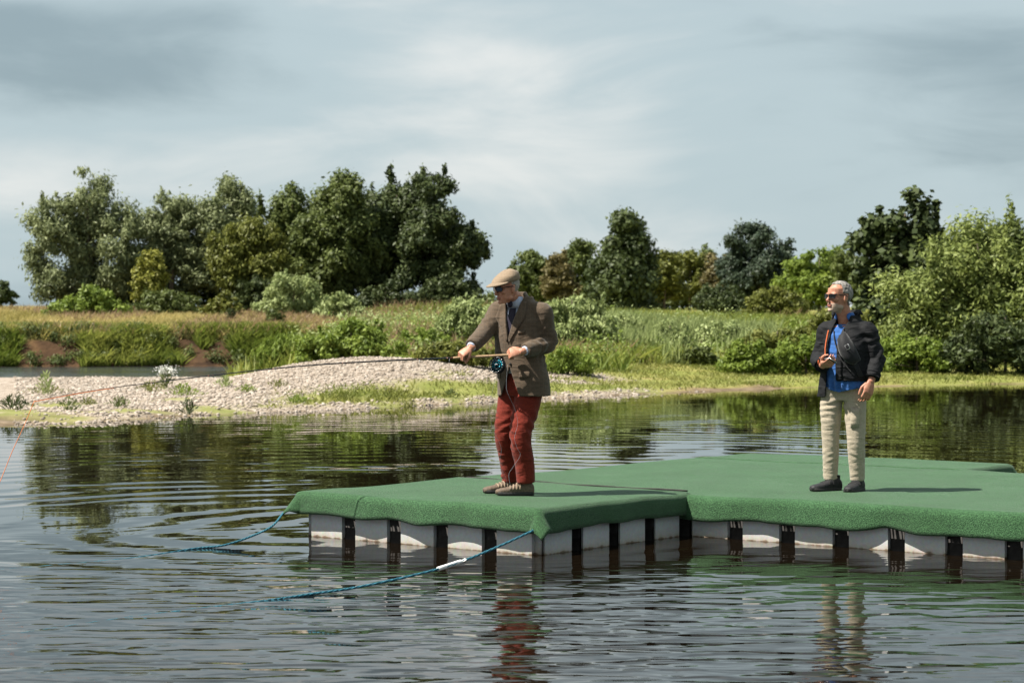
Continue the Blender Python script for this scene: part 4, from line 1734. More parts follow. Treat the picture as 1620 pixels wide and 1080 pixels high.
def glasses(parent, Mh, lens, wide=.031, hgt_=.019, zc=.004):
    root = None
    parts = []
    # one frame bar, two rims, temples
    rims = []
    lens_v = []
    for s in (-1, 1):
        loop = []
        for k in range(20):
            a = 2 * math.pi * k / 20
            y = s * .036 + wide * math.copysign(abs(math.cos(a)) ** .6, math.cos(a))
            z = zc + hgt_ * math.copysign(abs(math.sin(a)) ** .65, math.sin(a)) - .003 * abs(math.cos(a))
            x = .107 - 4.0 * y * y
            loop.append(Vector((x, y, z)))
        lens_v.append(loop)
        rims.append(tube(loop + [loop[0]], .0023, 6, False))
    rims.append(tube([(.107, -.008, zc + .008), (.110, 0, zc + .010), (.107, .008, zc + .008)], .003, 6))
    v, f = join(xf(rims, Mh))
    root = mobj('sunglasses', v, f, M['frame_black'], parent, True)
    for s, loop in zip((-1, 1), lens_v):
        c = sum(loop, Vector()) / 20 + Vector((.003, 0, 0))
        V = [Mh @ c] + [Mh @ p for p in loop]
        F = [(0, 1 + k, 1 + (k + 1) % 20) for k in range(20)]
        mobj('lens', V, F, lens, root, True)
        e = Vector((.107 - 4.0 * .067 ** 2, s * .067, zc + .010))
        v, f = join(xf([tube([e, (.05, s * .0795, zc + .010), (.0, s * .0855, zc + .010), (-.02, s * .0845, zc - .004)], [.0045, .0042, .0035, .003], 6)], Mh))
        mobj('temple', v, f, M['frame_black'], root, True)
    return root


# ------------------------------------------------ man with the rod
B1 = Vector((px2x(822, 17.98), 17.98, DECK + .029))
man = empty('person', B1)
tag(man, 'man in flat cap, brown tweed jacket and red trousers holding a fishing rod', 'person')
T1 = Torso(30, (0, .0, 0))
H1 = head_matrix((-.100, -.112, 1.672), 58, 9, 0, 1.0)
RS, RE, RW = Vector((-.150, .075, 1.490)), Vector((-.275, -.03, 1.325)), Vector((-.385, -.215, 1.205))
LS, LE, LW = Vector((.178, -.085, 1.475)), Vector((.238, -.06, 1.235)), Vector((.045, -.245, 1.170))
RH, RK, RA = Vector((-.035, .06, .90)), Vector((-.105, .03, .48)), Vector((-.070, .125, .11))
LH, LK, LA_ = Vector((.105, -.05, .90)), Vector((.020, -.15, .48)), Vector((.050, -.125, .11))
HR_F, HR_N = Vector((-.62, -.25, -.45)), Vector((-.25, -.62, .62))
HL_F, HL_N = Vector((-.96, -.12, -.16)), Vector((-.10, -.80, .45))
RWh = RW + Vector((-.012, -.022, -.014))
LWh = LW + Vector((-.028, -.012, -.004))
GR = (62, 75, 45)
body = xf(head_parts(), H1)
body.append(limb([H1 @ Vector((-.022, 0, -.05)), (-.04, -.035, 1.59), (.0, .0, 1.50)], [.060, .060, .070]))
body += hand_parts(RWh, HR_F, HR_N, 'r', GR, ((.75, .45, -.45), (.8, .0, -.6), (.7, -.3, -.7)), 1.02)
body += hand_parts(LWh, HL_F, HL_N, 'l', GR, ((.75, .55, -.35), (.85, .05, -.5), (.7, -.25, -.7)), 1.02)
body.append(limb([RS, RE, RW, RWh], [.05, .042, .030, .026]))
body.append(limb([LS, LE, LW, LWh], [.05, .042, .030, .026]))
body.append(torso_loft(T1, [(.92, -.02, .0, .12, .07, 2.2), (1.1, 0, .0, .13, .08, 2.2), (1.35, 0, .0, .16, .11, 2.2), (1.5, 0, 0, .14, .08, 2)]))
body.append(limb([RH, RK, RA], [.08, .055, .04]))
body.append(limb([LH, LK, LA_], [.08, .055, .04]))
bme = union(body, .0045, 3)
bo = link('body', bme, M['skin_a'], man)
inv = np.array(H1.inverted())
# lips
lipm = from_head(bme, H1, lambda q: (q[:, 0] > .085) & (np.abs(q[:, 1]) < .024) & (q[:, 2] < -.057) & (q[:, 2] > -.079), .0012, 3, 0)
link('lips', lipm, M['lips'], man)
hm = from_head(bme, H1, lambda q: (q[:, 0] < .0) & (q[:, 0] > -.14) & (q[:, 2] > -.03) & (q[:, 2] < .12) & (np.abs(q[:, 1]) < .095) & ~((q[:, 0] > -.032) & (np.abs(q[:, 1]) > .07) & (q[:, 2] < .028)), .002, 5, .002)
link('hair', hm, M['hair_white'], man)
glasses(man, H1, M['lens_blue'], .031, .019, .006)

# flat cap
V, F = [], []
nn, mm_ = 32, 10
for i in range(mm_ + 1):
    ph = i / mm_ * math.pi / 2
    for k in range(nn):
        a = 2 * math.pi * k / nn
        ca_, sa_ = math.cos(a), math.sin(a)
        rx = .112 if ca_ < 0 else .138
        fl = 1 + .05 * math.sin(ph * 2)
        x = -.008 + rx * ca_ * math.cos(ph) ** .8 * fl
        y = .100 * sa_ * math.cos(ph) ** .75 * fl
        z = .052 + .102 * math.sin(ph) ** .85 - .42 * max(x + .03, 0) * math.sin(ph) ** .7 - .10 * x * (1 - math.sin(ph)) * (ca_ < 0)
        z += .004 * math.sin(a * 4 + i) * math.sin(ph * 2)
        V.append(H1 @ Vector((x, y, z)))
for i in range(mm_):
    for k in range(nn):
        F.append((i * nn + k, i * nn + (k + 1) % nn, (i + 1) * nn + (k + 1) % nn, (i + 1) * nn + k))
cap = mobj('flat_cap', V, F, M['cap_tweed'], man, True)
sm = cap.modifiers.new('s', 'SOLIDIFY')
sm.thickness = .006
V, F = [], []
for j in range(5):
    t = j / 4
    for k in range(21):
        a = R(-68 + 136 * k / 20)
        e_ = math.cos(a * 1.25) ** .7 if math.cos(a * 1.25) > 0 else 0
        rr = .118 + .062 * t * e_
        V.append(H1 @ Vector((-.010 + rr * math.cos(a) * 1.06, rr * math.sin(a) * .80, .058 - .028 * t * e_ - 1.1 * (math.sin(a) * .08) ** 2)))
F = [(j * 21 + k, j * 21 + k + 1, (j + 1) * 21 + k + 1, (j + 1) * 21 + k) for j in range(4) for k in range(20)]
pk = mobj('peak', V, F, M['cap_tweed'], cap, True)
sm = pk.modifiers.new('s', 'SOLIDIFY')
sm.thickness = .008

# trousers
tp = [limb([RH + Vector((0, 0, .04)), RH.lerp(RK, .45) + Vector((-.012, 0, 0)), RK + Vector((-.012, -.01, 0)), RK.lerp(RA, .6), RA + Vector((.0, 0, -.012))], [.118, .108, .088, .080, .073], 30, 18),
      limb([LH + Vector((0, 0, .04)), LH.lerp(LK, .45) + Vector((-.012, 0, 0)), LK + Vector((-.012, -.01, 0)), LK.lerp(LA_, .6), LA_ + Vector((.0, 0, -.012))], [.108, .110, .090, .082, .075], 30, 18),
      torso_loft(T1, [(.80, -.03, .0, .16, .125, 2.2), (.90, -.03, 0, .185, .125, 2.3), (1.02, -.02, 0, .175, .115, 2.3), (1.08, -.01, 0, .165, .11, 2.3)])]
tm = union(tp, .009, 5)
wrinkle(tm, [(RK, (.3, 0, 1), .17, .013, .075), (LK, (.4, 0, 1), .19, .014, .08), (RA, (.2, .1, 1), .15, .012, .06), (LA_, (-.3, 0, 1), .15, .014, .065),
             (LH.lerp(LK, .4), (.8, 0, .6), .20, .010, .09), (RH.lerp(RK, .4), (.7, 0, .7), .18, .009, .08)], .004, 9, 3, (1, 1, .5), .85)
link('trousers', tm, M['cord_red'], man)

# shirt inside the jacket
sp_ = [torso_loft(T1, [(.98, 0, .0, .17, .118, 2.3), (1.15, 0, .0, .175, .122, 2.3), (1.32, 0, .005, .185, .122, 2.3), (1.44, 0, .0, .175, .108, 2.2), (1.53, .0, -.01, .12, .085, 2)]),
       limb([RE.lerp(RW, .7), RW + (RW - RE).normalized() * .018], [.040, .040]), limb([LE.lerp(LW, .7), LW + (LW - LE).normalized() * .014], [.039, .039])]
shm = union(sp_, .008, 3)
shirt = link('shirt', shm, M['shirt_check'], man)
sbv = bvh_of(shm)
# collar
nb_ = Vector((-.040, -.035, 1.575))
cu, cv = T1.L, T1.F
v, f = loft([(nb_ + Vector((.022, .012, -.055)), cu, cv, .086, .080), (nb_ + Vector((.006, .006, -.01)), cu, cv, .074, .071), (nb_ + Vector((-.004, -.002, .030)), cu, cv, .069, .068)], 24, False)
co_ = mobj('collar', v, f, M['shirt_check'], shirt, True)
sm = co_.modifiers.new('s', 'SOLIDIFY')
sm.thickness = .005
# tie
kn = T1.hit(sbv, .006, 1.50, .0) or T1.pt(0, .1, 1.5)
tie = T1.strip('tie', sbv, [(-.016, 1.51), (-.024, 1.42), (-.030, 1.30), (-.034, 1.12)], [(.040, 1.51), (.046, 1.42), (.050, 1.30), (.052, 1.12)], M['tie_navy'], man, .008, .007, 14, 5)
v, f = ball(nb_ + T1.F * .082 + Vector((.004, 0, -.033)), (.021, .016, .026), 12, 8)
mobj('knot', v, f, M['tie_navy'], tie, True)

# jacket
jp = [torso_loft(T1, [(.775, -.038, -.005, .226, .168, 2.3), (.92, -.034, -.005, .220, .160, 2.3), (1.03, -.018, -.0, .208, .156, 2.3), (1.16, 0, .003, .205, .152, 2.3), (1.30, 0, .005, .215, .150, 2.3), (1.40, 0, .0, .212, .140, 2.3),
                      (1.465, 0, -.005, .195, .122, 2.2), (1.53, 0, -.012, .160, .104, 2.1), (1.58, 0, -.018, .118, .092, 2), (1.625, 0, -.025, .088, .078, 2)], 36),
      limb([RS + Vector((.05, -.03, .0)), RS + Vector((-.015, 0, .0)), RS.lerp(RE, .5), RE, RE.lerp(RW, .5), RW], [.085, .088, .080, .074, .066, .059], 30, 18),
      limb([LS + Vector((-.05, .03, .0)), LS + Vector((.012, 0, .0)), LS.lerp(LE, .5), LE, LE.lerp(LW, .5), LW], [.078, .079, .076, .072, .065, .058], 30, 18)]
jp += [limb([(-.01, .0, 1.525), LS], [.085, .077]), limb([(-.01, .0, 1.525), RS], [.085, .080])]
jm = union(jp, .0085, 6)
wrinkle(jm, [(RE, (RW - RS), .14, .009, .06), (LE, (LW - LS), .15, .008, .065), (RS.lerp(RE, .5), (RE - RS), .10, .006, .05), (LE.lerp(LW, .5), (LW - LE), .12, .009, .06),
             (T1.pt(.05, .15, 1.05), (.6, 0, 1), .16, .006, .10), (T1.pt(-.1, .15, 1.2), (.5, 0, 1), .16, .005, .11), (T1.pt(-.15, .1, 1.38), (.9, 0, .6), .12, .006, .08)], .004, 8, 5)


def jcut(c):
    la, fw, z = T1.loc(c)
    la = la - .012
    near_arm = np.zeros(len(c), bool)
    vtop = (z > 1.265) & (np.abs(la) < (z - 1.265) * .24) & (fw > .0)
    vbot = (z < 1.05) & (np.abs(la + .008) < (1.05 - z) ** 1.15 * .46) & (fw > .02)
    hem = (z < .80)
    neck = (z > 1.605)
    rnd = (z < .90) & (fw > .05) & (np.abs(la) < .18) & (z < .795 + .06 * np.exp(-((np.abs(la) - .10) / .045) ** 2))
    return vtop | vbot | hem | neck


cut(jm, jcut)
jbv = bvh_of(jm)
jm2 = shell(jm, .007)
jacket = link('jacket', jm2, M['tweed'], man)
for s in (-1, 1):
    ea = [(s * .003 + .012, 1.262), (s * .026 + .012, 1.37), (s * .054 + .012, 1.485), (s * .074 + .010, 1.57)]
    eb = [(s * .010 + .012, 1.235), (s * .085 + .012, 1.355), (s * .128 + .012, 1.445), (s * .110 + .010, 1.56)]
    T1.strip('lapel', jbv, ea, eb, M['tweed'], jacket, .009, .007, 16, 7)
# collar of the jacket round the neck
v, f = loft([(Vector((-.008, .0, 1.535)), cu, cv, .150, .108), (Vector((-.018, .006, 1.59)), cu, cv, .108, .096), (Vector((-.026, .016, 1.645)), cu, cv, .086, .080)], 28, False)
cm_ = to_mesh('jacket_collar', v, f, True)
cut(cm_, lambda c: ((c - np.array((-.022, .004, 0))) @ np.array(T1.F) > .045))
co_ = link('jacket_collar', cm_, M['tweed'], jacket)
sm = co_.modifiers.new('s', 'SOLIDIFY')
sm.thickness = .010
T1.strip('pocket_flap', jbv, [(-.17, 1.005), (-.125, 1.0), (-.085, .995)], [(-.17, .955), (-.125, .95), (-.085, .945)], M['tweed'], jacket, .006, .006, 8, 4)
T1.strip('pocket_flap', jbv, [(.18, 1.005), (.14, 1.0), (.10, .995)], [(.18, .955), (.14, .95), (.10, .945)], M['tweed'], jacket, .006, .006, 8, 4)
T1.strip('breast_pocket', jbv, [(-.13, 1.335), (-.10, 1.33), (-.07, 1.325)], [(-.13, 1.312), (-.10, 1.307), (-.07, 1.302)], M['tweed'], jacket, .005, .005, 6, 3)
bp_ = T1.hit(jbv, -.006, 1.06, .006)
if bp_:
    v, f = ball(bp_, (.011, .006, .011), 10, 6)
    mobj('button', v, f, M['rubber'], jacket, True)
for E_, W_, r0 in ((RE, RW, .058), (LE, LW, .059)):
    d_ = (W_ - E_).normalized()
    for k in range(3):
        u_, v_ = frame(d_)
        c_ = W_ - d_ * (.012 + .018 * k) + (v_ * .35 - u_ * .94) * r0
        v, f = ball(c_, (.006, .006, .006), 8, 5)
        mobj('cuff_button', v, f, M['rubber'], jacket, True)
shoe(man, LA_ + Vector((.065, .02, -.11)), LA_ + Vector((-.245, -.035, -.11)), 0, .105, M['shoe_brown'], M['rubber'], M['shoe_strap'], straps=4)
shoe(man, RA + Vector((.065, .03, -.11)), RA + Vector((-.225, -.11, -.11)), 0, .105, M['shoe_brown'], M['rubber'], M['shoe_strap'], straps=4)

# ------------------------------------------------ fishing rod in his hands


def grip(Wp, F_, N_, sc=1.0):
    F_ = F_.normalized()
    N_ = (N_ - F_ * N_.dot(F_)).normalized()
    return Wp + F_ * .098 * sc - N_ * .030 * sc


g_r = grip(RWh, HR_F, HR_N)
g_l = grip(LWh, HL_F, HL_N)
dr = (g_r - g_l)
butt = g_l - dr.normalized() * .11
dirn = dr.normalized()
rod = empty('fishing_rod', B1 + butt)
tag(rod, 'long black fishing rod with cork handle and teal reel pointing left over the pond', 'fishing rod')
L_h = dr.length + .11 + .07
v, f = tube([dirn * t for t in (0, .01, .05, .11, .20, L_h - .12, L_h - .03, L_h)], [.010, .013, .0135, .0115, .0110, .0118, .0105, .008], 14)
mobj('cork_handle', v, f, M['cork'], rod, True)


def relp(px, py, y):
    """photo pixel -> point relative to the man's base, y metres behind it"""
    D = B1.y + y
    return Vector((px2x(px, D), D, px2z(py, D))) - B1 - butt


tip = [dirn * L_h, relp(620, 570, -.33), relp(500, 577, -.36), relp(380, 588.5, -.40), relp(250, 604, -.44), relp(150, 617, -.47), relp(54, 634, -.50)]
rp_ = spline(tip, 60)
v, f = tube(rp_, [.0078 - .0058 * (i / 59) ** .8 for i in range(60)], 8)
mobj('blank', v, f, M['rod_black'], rod, True)
for k in (1, 6, 16, 25, 33, 40, 46, 52, 57):
    p, d_ = rp_[k], (rp_[k + 1] - rp_[k]).normalized()
    u_, v_ = frame(d_)
    rg = max(.005, .012 - .0015 * k / 8)
    lo = [p - v_ * (rg + .006) + (d_ * 0 + u_ * math.cos(a) + v_ * math.sin(a)) * rg for a in np.linspace(0, 6.283, 13)]
    gv_, gf_ = join([tube(lo, .0016, 5, False), tube([p - d_ * .025, p - v_ * .006, p + d_ * .025], .0017, 5)])
    go = mobj('line_guide', gv_, gf_, M['metal'], rod, True)
    v, f = tube([p - d_ * .022, p + d_ * .022], .0085 - .0060 * (k / 59) ** .8, 8)
    mobj('thread_wrap', v, f, M['rod_wrap'], go, True)
# reel under the handle
seat = relp(787, 567, 0)
seat = dirn * (seat.dot(dirn))
cen = seat + Vector((0, -.005, -.076))
ax = Vector((-.42, -.88, .18)).normalized()
ru, rv = frame(ax)
reel = mobj('reel', *join([tube([cen - ax * .022, cen - ax * .018], .060, 28), tube([seat + Vector((0, 0, -.01)), cen + Vector((0, 0, .035))], .007, 8),
                           tube([seat - dirn * .04 + Vector((0, 0, -.017)), seat + dirn * .04 + Vector((0, 0, -.017))], .006, 8),
                           tube([cen - ax * .030, cen + ax * .026], .013, 14)]), M['reel_black'], rod, True)
v, f = tube([cen - ax * .017, cen + ax * .010], .046, 28)
mobj('backing_line', v, f, M['reel_teal'], reel, True)
rim = []
for rr, off, th_ in ((.061, .014, .0055), (.061, -.018, .0055), (.034, .014, .003)):
    rim.append(tube([cen + ax * off + (ru * math.cos(a) + rv * math.sin(a)) * rr for a in np.linspace(0, 2 * math.pi, 33)], th_, 6, False))
for k in range(12):
    a = 2 * math.pi * k / 12
    d_ = ru * math.cos(a) + rv * math.sin(a)
    rim.append(tube([cen + ax * .014 + d_ * .012, cen + ax * .014 + d_ * .06], .0028, 5))
v, f = join(rim)
mobj('spool', v, f, M['reel_black'], reel, True)
for k in range(16):
    a = 2 * math.pi * k / 16
    d_ = ru * math.cos(a) + rv * math.sin(a)
    v, f = ball(cen + ax * .019 + d_ * .056, (.0032,) * 3, 6, 4)
    mobj('rivet', v, f, M['metal'], reel, True)
v, f = tube([cen + ax * .016 + ru * .035, cen + ax * .045 + ru * .035], [.005, .0065], 8)
mobj('reel_handle', v, f, M['reel_black'], reel, True)

# line: runs along the rod and falls from its tip out of the picture; slack loops down to his feet
ln = empty('fishing_line', B1 + butt + rp_[-1])
tag(ln, 'thin orange fishing line falling from the rod tip at the left edge', 'fishing line')
P = [Vector((0, 0, 0)), relp(40, 668, -.52) - rp_[-1], relp(18, 716, -.56) - rp_[-1], relp(0, 760, -.6) - rp_[-1], relp(-40, 850, -.75) - rp_[-1]]
v, f = tube(spline(P, 30), .0030, 6)
mobj('falling_line', v, f, M['line_orange'], ln, True)
v, f = tube([rp_[i] - rp_[-1] + Vector((0, -.004, -.006)) for i in range(46, 60)], .0028, 6)
mobj('line_on_rod', v, f, M['line_orange'], ln, True)
sl_ = empty('slack_line', B1)
tag(sl_, 'thin grey slack line looping from the lower hand down the red trousers', 'fishing line')


def rl(px, py, y):
    D = B1.y + y
    return Vector((px2x(px, D), D, px2z(py, D))) - B1


P = [rl(803, 577, -.30), rl(801, 612, -.33), rl(806, 628, -.33), rl(815, 648, -.30), rl(819, 670, -.29), rl(814, 692, -.30), rl(818, 708, -.30), rl(823, 720, -.29), rl(812, 738, -.27), rl(805, 750, -.27), rl(807, 768, -.27), rl(806, 776, -.24)]
v, f = tube(spline(P, 80), .0010, 5)
mobj('line', v, f, M['line_grey'], sl_, True)
P = [rl(786, 590, -.28), rl(775, 640, -.25), rl(778, 672, -.22), rl(790, 700, -.18), rl(793, 712, -.16), rl(791, 735, -.14), rl(800, 755, -.12), rl(804, 774, -.10)]
v, f = tube(spline(P, 60), .0008, 5)
mobj('loop', v, f, M['line_grey'], sl_, True)
# dark strip added for the gap line along the mat seam

# ------------------------------------------------ grey-haired man
B2 = Vector((px2x(1335, 18.42), 18.42, DECK + .017))
man2 = empty('person', B2)
tag(man2, 'grey-haired man in sunglasses, black jacket and beige trousers standing on the dock', 'person')
T2 = Torso(32, (.02, 0, 0))
H2 = head_matrix((-.045, -.035, 1.615), 60, -2, 0, 1.06)
RS, RE, RW = Vector((-.115, .085, 1.33)), Vector((-.200, .07, 1.10)), Vector((-.200, -.165, 1.055))
LS, LE, LW = Vector((.178, -.075, 1.325)), Vector((.252, -.10, 1.10)), Vector((.205, -.185, .945))
RH, RK, RA = Vector((-.095, .035, .86)), Vector((-.105, .03, .45)), Vector((-.100, .045, .11))
LH, LK, LA_ = Vector((.085, -.035, .86)), Vector((.092, -.07, .45)), Vector((.110, -.025, .11))
HR_F, HR_N = Vector((.30, -.90, .10)), Vector((-.45, -.30, -.80))
HL_F, HL_N = Vector((-.28, -.22, -.92)), Vector((.35, -.90, .08))
RWh = RW + Vector((.0, -.020, .0))
LWh = LW + Vector((-.012, -.012, -.030))
body = xf(head_parts(), H2)
body.append(limb([H2 @ Vector((-.022, 0, -.05)), (-.005, -.01, 1.49), (.03, .02, 1.38)], [.062, .062, .075]))
body += hand_parts(RWh, HR_F, HR_N, 'r', ((30, 40, 30), (35, 45, 30), (38, 48, 30), (40, 50, 30)), ((.55, .55, -.65), (.75, -.1, -.5), (.8, -.4, -.3)), 1.04)
body += hand_parts(LWh, HL_F, HL_N, 'l', ((18, 25, 20), (24, 30, 22), (28, 32, 22), (30, 34, 22)), ((.8, .5, -.3), (.95, .1, -.2), (.95, -.05, -.25)), 1.08, .04)
body.append(limb([RS, RE, RW, RWh], [.05, .042, .030, .026]))
body.append(limb([LS, LE, LW, LWh], [.05, .042, .030, .026]))
body.append(torso_loft(T2, [(.82, 0, .0, .14, .10, 2.2), (1.0, 0, .0, .15, .11, 2.2), (1.25, 0, .0, .16, .11, 2.2), (1.38, 0, 0, .14, .08, 2)]))
body.append(limb([RH, RK, RA], [.08, .055, .04]))
body.append(limb([LH, LK, LA_], [.08, .055, .04]))
bme = union(body, .0045, 3)
link('body', bme, M['skin_b'], man2)
pmat('beard', (.42, .33, .265), (.36, .24, .175), .8, 300, bump=.4, bscale=400, bdist=.002)
# beard, lips, hair lifted from the head surface
bd = from_head(bme, H2, lambda q: (q[:, 2] < -.048) & (q[:, 2] > -.125) & (q[:, 0] > .0) & (q[:, 2] < -.050 + .25 * (q[:, 0] - .075) * (q[:, 0] < .06)) & (np.abs(q[:, 1]) < .075)
               & ~((q[:, 0] > .086) & (np.abs(q[:, 1]) < .024) & (q[:, 2] > -.080) & (q[:, 2] < -.058)), .0006, 9, .0, 150)
link('beard', bd, M['beard'], man2)
lipm = from_head(bme, H2, lambda q: (q[:, 0] > .085) & (np.abs(q[:, 1]) < .023) & (q[:, 2] < -.058) & (q[:, 2] > -.079), .0012, 3, 0)
link('lips', lipm, M['lips'], man2)


def hairline(q):
    x, y, z = q[:, 0], np.abs(q[:, 1]), q[:, 2]
    top = (z > .098 - .25 * (x < .03) * (.03 - x) * 2) & (x < .068)
    side = (x < .022 - .9 * np.maximum(0, .03 - z) * (z < .03)) & (z > -.06)
    nape = (x < -.045) & (z > -.062)
    ear = (x > -.032) & (x < .02) & (y > .066) & (z < .028)
    return (top | side | nape) & ~ear & (x > -.2) & (z < .2)


hm = from_head(bme, H2, hairline, .007, 13, .004, 50)
hair = link('hair', hm, M['hair_grey'], man2)
glasses(man2, H2, M['lens_dark'], .030, .0165, .006)

# trousers
tp = [limb([RH + Vector((0, 0, .03)), RH.lerp(RK, .45), RK, RK.lerp(RA, .6), RA + Vector((.0, 0, -.015))], [.094, .090, .072, .066, .060], 30, 18),
      limb([LH + Vector((0, 0, .03)), LH.lerp(LK, .45), LK, LK.lerp(LA_, .6), LA_ + Vector((.0, 0, -.015))], [.096, .092, .075, .069, .062], 30, 18),
      torso_loft(T2, [(.76, 0, .0, .13, .10, 2.2), (.86, 0, 0, .168, .112, 2.3), (.95, 0, 0, .165, .11, 2.3), (1.0, 0, 0, .155, .105, 2.3)])]
tm = union(tp, .0085, 4)
wrinkle(tm, [(RK + Vector((0, 0, -.03)), (.15, 0, 1), .13, .012, .060), (LK + Vector((0, 0, -.02)), (-.2, 0, 1), .14, .013, .065), (RA + Vector((0, 0, .05)), (.2, .1, 1), .12, .014, .055), (LA_ + Vector((0, 0, .05)), (-.2, 0, 1), .13, .014, .06),
             (LH.lerp(LK, .3), (.7, 0, .8), .16, .010, .075), (RH.lerp(RK, .3), (-.6, 0, .8), .16, .010, .075), (LK.lerp(LA_, .5), (.4, 0, 1), .10, .008, .05), (RK.lerp(RA, .5), (-.4, 0, 1), .10, .008, .05)], .004, 10, 13, (1, 1, .6), .6)
tr2 = link('trousers', tm, M['khaki'], man2)
tbv = bvh_of(tm)
T2.strip('cargo_pocket', tbv, [(-.15, .70), (-.115, .70), (-.085, .70)], [(-.15, .54), (-.115, .535), (-.085, .535)], M['khaki'], tr2, .006, .008, 8, 5, .008)

# shirt
sp_ = [torso_loft(T2, [(.79, .01, .0, .185, .150, 2.3), (.90, .005, .0, .184, .152, 2.3), (1.02, 0, .0, .180, .146, 2.3), (1.18, 0, .005, .180, .134, 2.3), (1.30, 0, .0, .172, .118, 2.2), (1.39, .0, -.01, .11, .085, 2)], 32)]
shm = union(sp_, .008, 3)
wrinkle(shm, [(T2.pt(.03, .13, 1.1), (.8, 0, .5), .16, .006, .07), (T2.pt(.05, .13, .88), (.9, 0, .4), .14, .008, .06)], .004, 11, 23)
cut(shm, lambda c: (c[:, 2] < .83 + .05 * np.abs(((c - np.array(T2.o)) @ np.array(T2.L)) * 4)))
sh2 = shell(shm, .005)
shirt = link('shirt', sh2, M['shirt_blue'], man2)
nb_ = Vector((.0, -.008, 1.482))
cu, cv = T2.L, T2.F
v, f = loft([(nb_ + Vector((.018, .01, -.075)), cu, cv, .104, .096), (nb_ + Vector((.010, .006, -.035)), cu, cv, .090, .084), (nb_ + Vector((.006, .004, .008)), cu, cv, .080, .076)], 26, False)
cm_ = to_mesh('collar', v, f, True)
cut(cm_, lambda c: ((c - np.array(nb_)) @ np.array(T2.F) > .055) & (np.abs((c - np.array(nb_)) @ np.array(T2.L)) < .036))
co_ = link('collar', cm_, M['shirt_blue'], shirt)
sm = co_.modifiers.new('s', 'SOLIDIFY')
sm.thickness = .006

# jacket, open in front
jp = [torso_loft(T2, [(.76, .028, -.01, .228, .172, 2.3), (.92, .014, -.005, .217, .172, 2.3), (1.05, 0, .0, .206, .168, 2.3), (1.18, 0, .0, .204, .162, 2.3), (1.26, 0, -.002, .198, .150, 2.3),
                      (1.325, 0, -.008, .182, .134, 2.2), (1.385, 0, -.015, .158, .116, 2.1), (1.435, 0, -.02, .120, .102, 2), (1.49, 0, -.025, .098, .088, 2)], 36),
      limb([RS + Vector((.05, -.03, .0)), RS + Vector((-.015, 0, .0)), RS.lerp(RE, .5), RE, RE.lerp(RW, .5), RW], [.084, .082, .074, .070, .064, .057], 30, 18),
      limb([LS + Vector((-.05, .03, .0)), LS + Vector((.012, 0, .0)), LS.lerp(LE, .5), LE, LE.lerp(LW, .5), LW], [.084, .085, .080, .076, .068, .058], 30, 18)]
jp += [limb([(.025, .02, 1.385), LS], [.088, .080]), limb([(.025, .02, 1.385), RS], [.088, .078])]
jm = union(jp, .0085, 6)
wrinkle(jm, [(RE, (RW - RS), .13, .008, .06), (LE, (LW - LS), .14, .010, .07), (LS.lerp(LE, .5), (.7, 0, 1), .13, .007, .085), (LE.lerp(LW, .5), (.8, 0, .7), .12, .007, .07), (RS.lerp(RE, .5), (-.7, 0, 1), .12, .007, .08),
             (T2.pt(-.05, .17, 1.0), (.5, 0, 1), .18, .007, .10), (T2.pt(-.14, .12, 1.25), (.9, 0, .6), .14, .008, .08)], .005, 8, 25)


def jcut2(c):
    la, fw, z = T2.loc(c)
    arm = (la > .21) | (la < -.225)
    lo_edge = np.interp(z, [.80, .95, 1.10, 1.25, 1.36, 1.42], [.015, .022, .020, .012, -.025, -.06])
    hi_edge = np.interp(z, [.80, .95, 1.10, 1.25, 1.36, 1.42], [.125, .115, .115, .105, .085, .06])
    front = (fw > .03) & (la > lo_edge) & (la < hi_edge)
    hem = np.where(la < .06, z < .925 - .05 * (fw < 0), z < .785) & ((fw > -.3)) & ~((la > .215) & (z > .85))
    neck = z > 1.465
    return front | (hem & (z < .93) & ~((la < -.2) & (z > .9))) | neck


cut(jm, jcut2)
jbv = bvh_of(jm)
jacket = link('jacket', shell(jm, .008), M['jacket_black'], man2)
# stand-up collar / hood lying behind the neck
v, f = loft([(Vector((.03, .02, 1.375)), cu, cv, .150, .120), (Vector((.025, .02, 1.425)), cu, cv, .125, .110), (Vector((.022, .022, 1.475)), cu, cv, .112, .100), (Vector((.025, .028, 1.50)), cu, cv, .120, .108), (Vector((.032, .035, 1.47)), cu, cv, .140, .125)], 30, False)
cm_ = to_mesh('hood', v, f, True)
cut(cm_, lambda c: ((c - np.array((.022, .02, 0))) @ np.array(T2.F) > .045 - .05 * (c[:, 2] - 1.42) / .1))
wrinkle(cm_, [], .006, 16, 3)
co_ = link('hood', cm_, M['jacket_black'], jacket)
sm = co_.modifiers.new('s', 'SOLIDIFY')
sm.thickness = .012
T2.strip('storm_flap', jbv, [(.016, 1.27), (.020, 1.15), (.018, 1.0), (.012, .935)], [(-.040, 1.27), (-.036, 1.15), (-.036, 1.0), (-.036, .935)], M['jacket_black'], jacket, .006, .007, 14, 5)
T2.strip('orange_lining', jbv, [(.112, 1.34), (.120, 1.25), (.122, 1.15), (.120, 1.06)], [(.122, 1.34), (.131, 1.25), (.133, 1.15), (.129, 1.06)], M['orange_trim'], jacket, .006, .005, 14, 3)
for E_, W_, r0 in ((RE, RW, .064), (LE, LW, .064)):
    d_ = (W_ - E_).normalized()
    v, f = tube([W_ - d_ * .045, W_ - d_ * .003], [r0 + .004, r0 + .001], 18, False)
    o = mobj('cuff_tab', v, f, M['jacket_black'], jacket, True)
    sm = o.modifiers.new('s', 'SOLIDIFY')
    sm.thickness = .004

# sling bag and lanyard
bag = empty('sling_bag', B2 + Vector((0, -.15, 1.1)))
tag(bag, 'black sling bag with metal buckle strapped diagonally across the black jacket', 'bag')


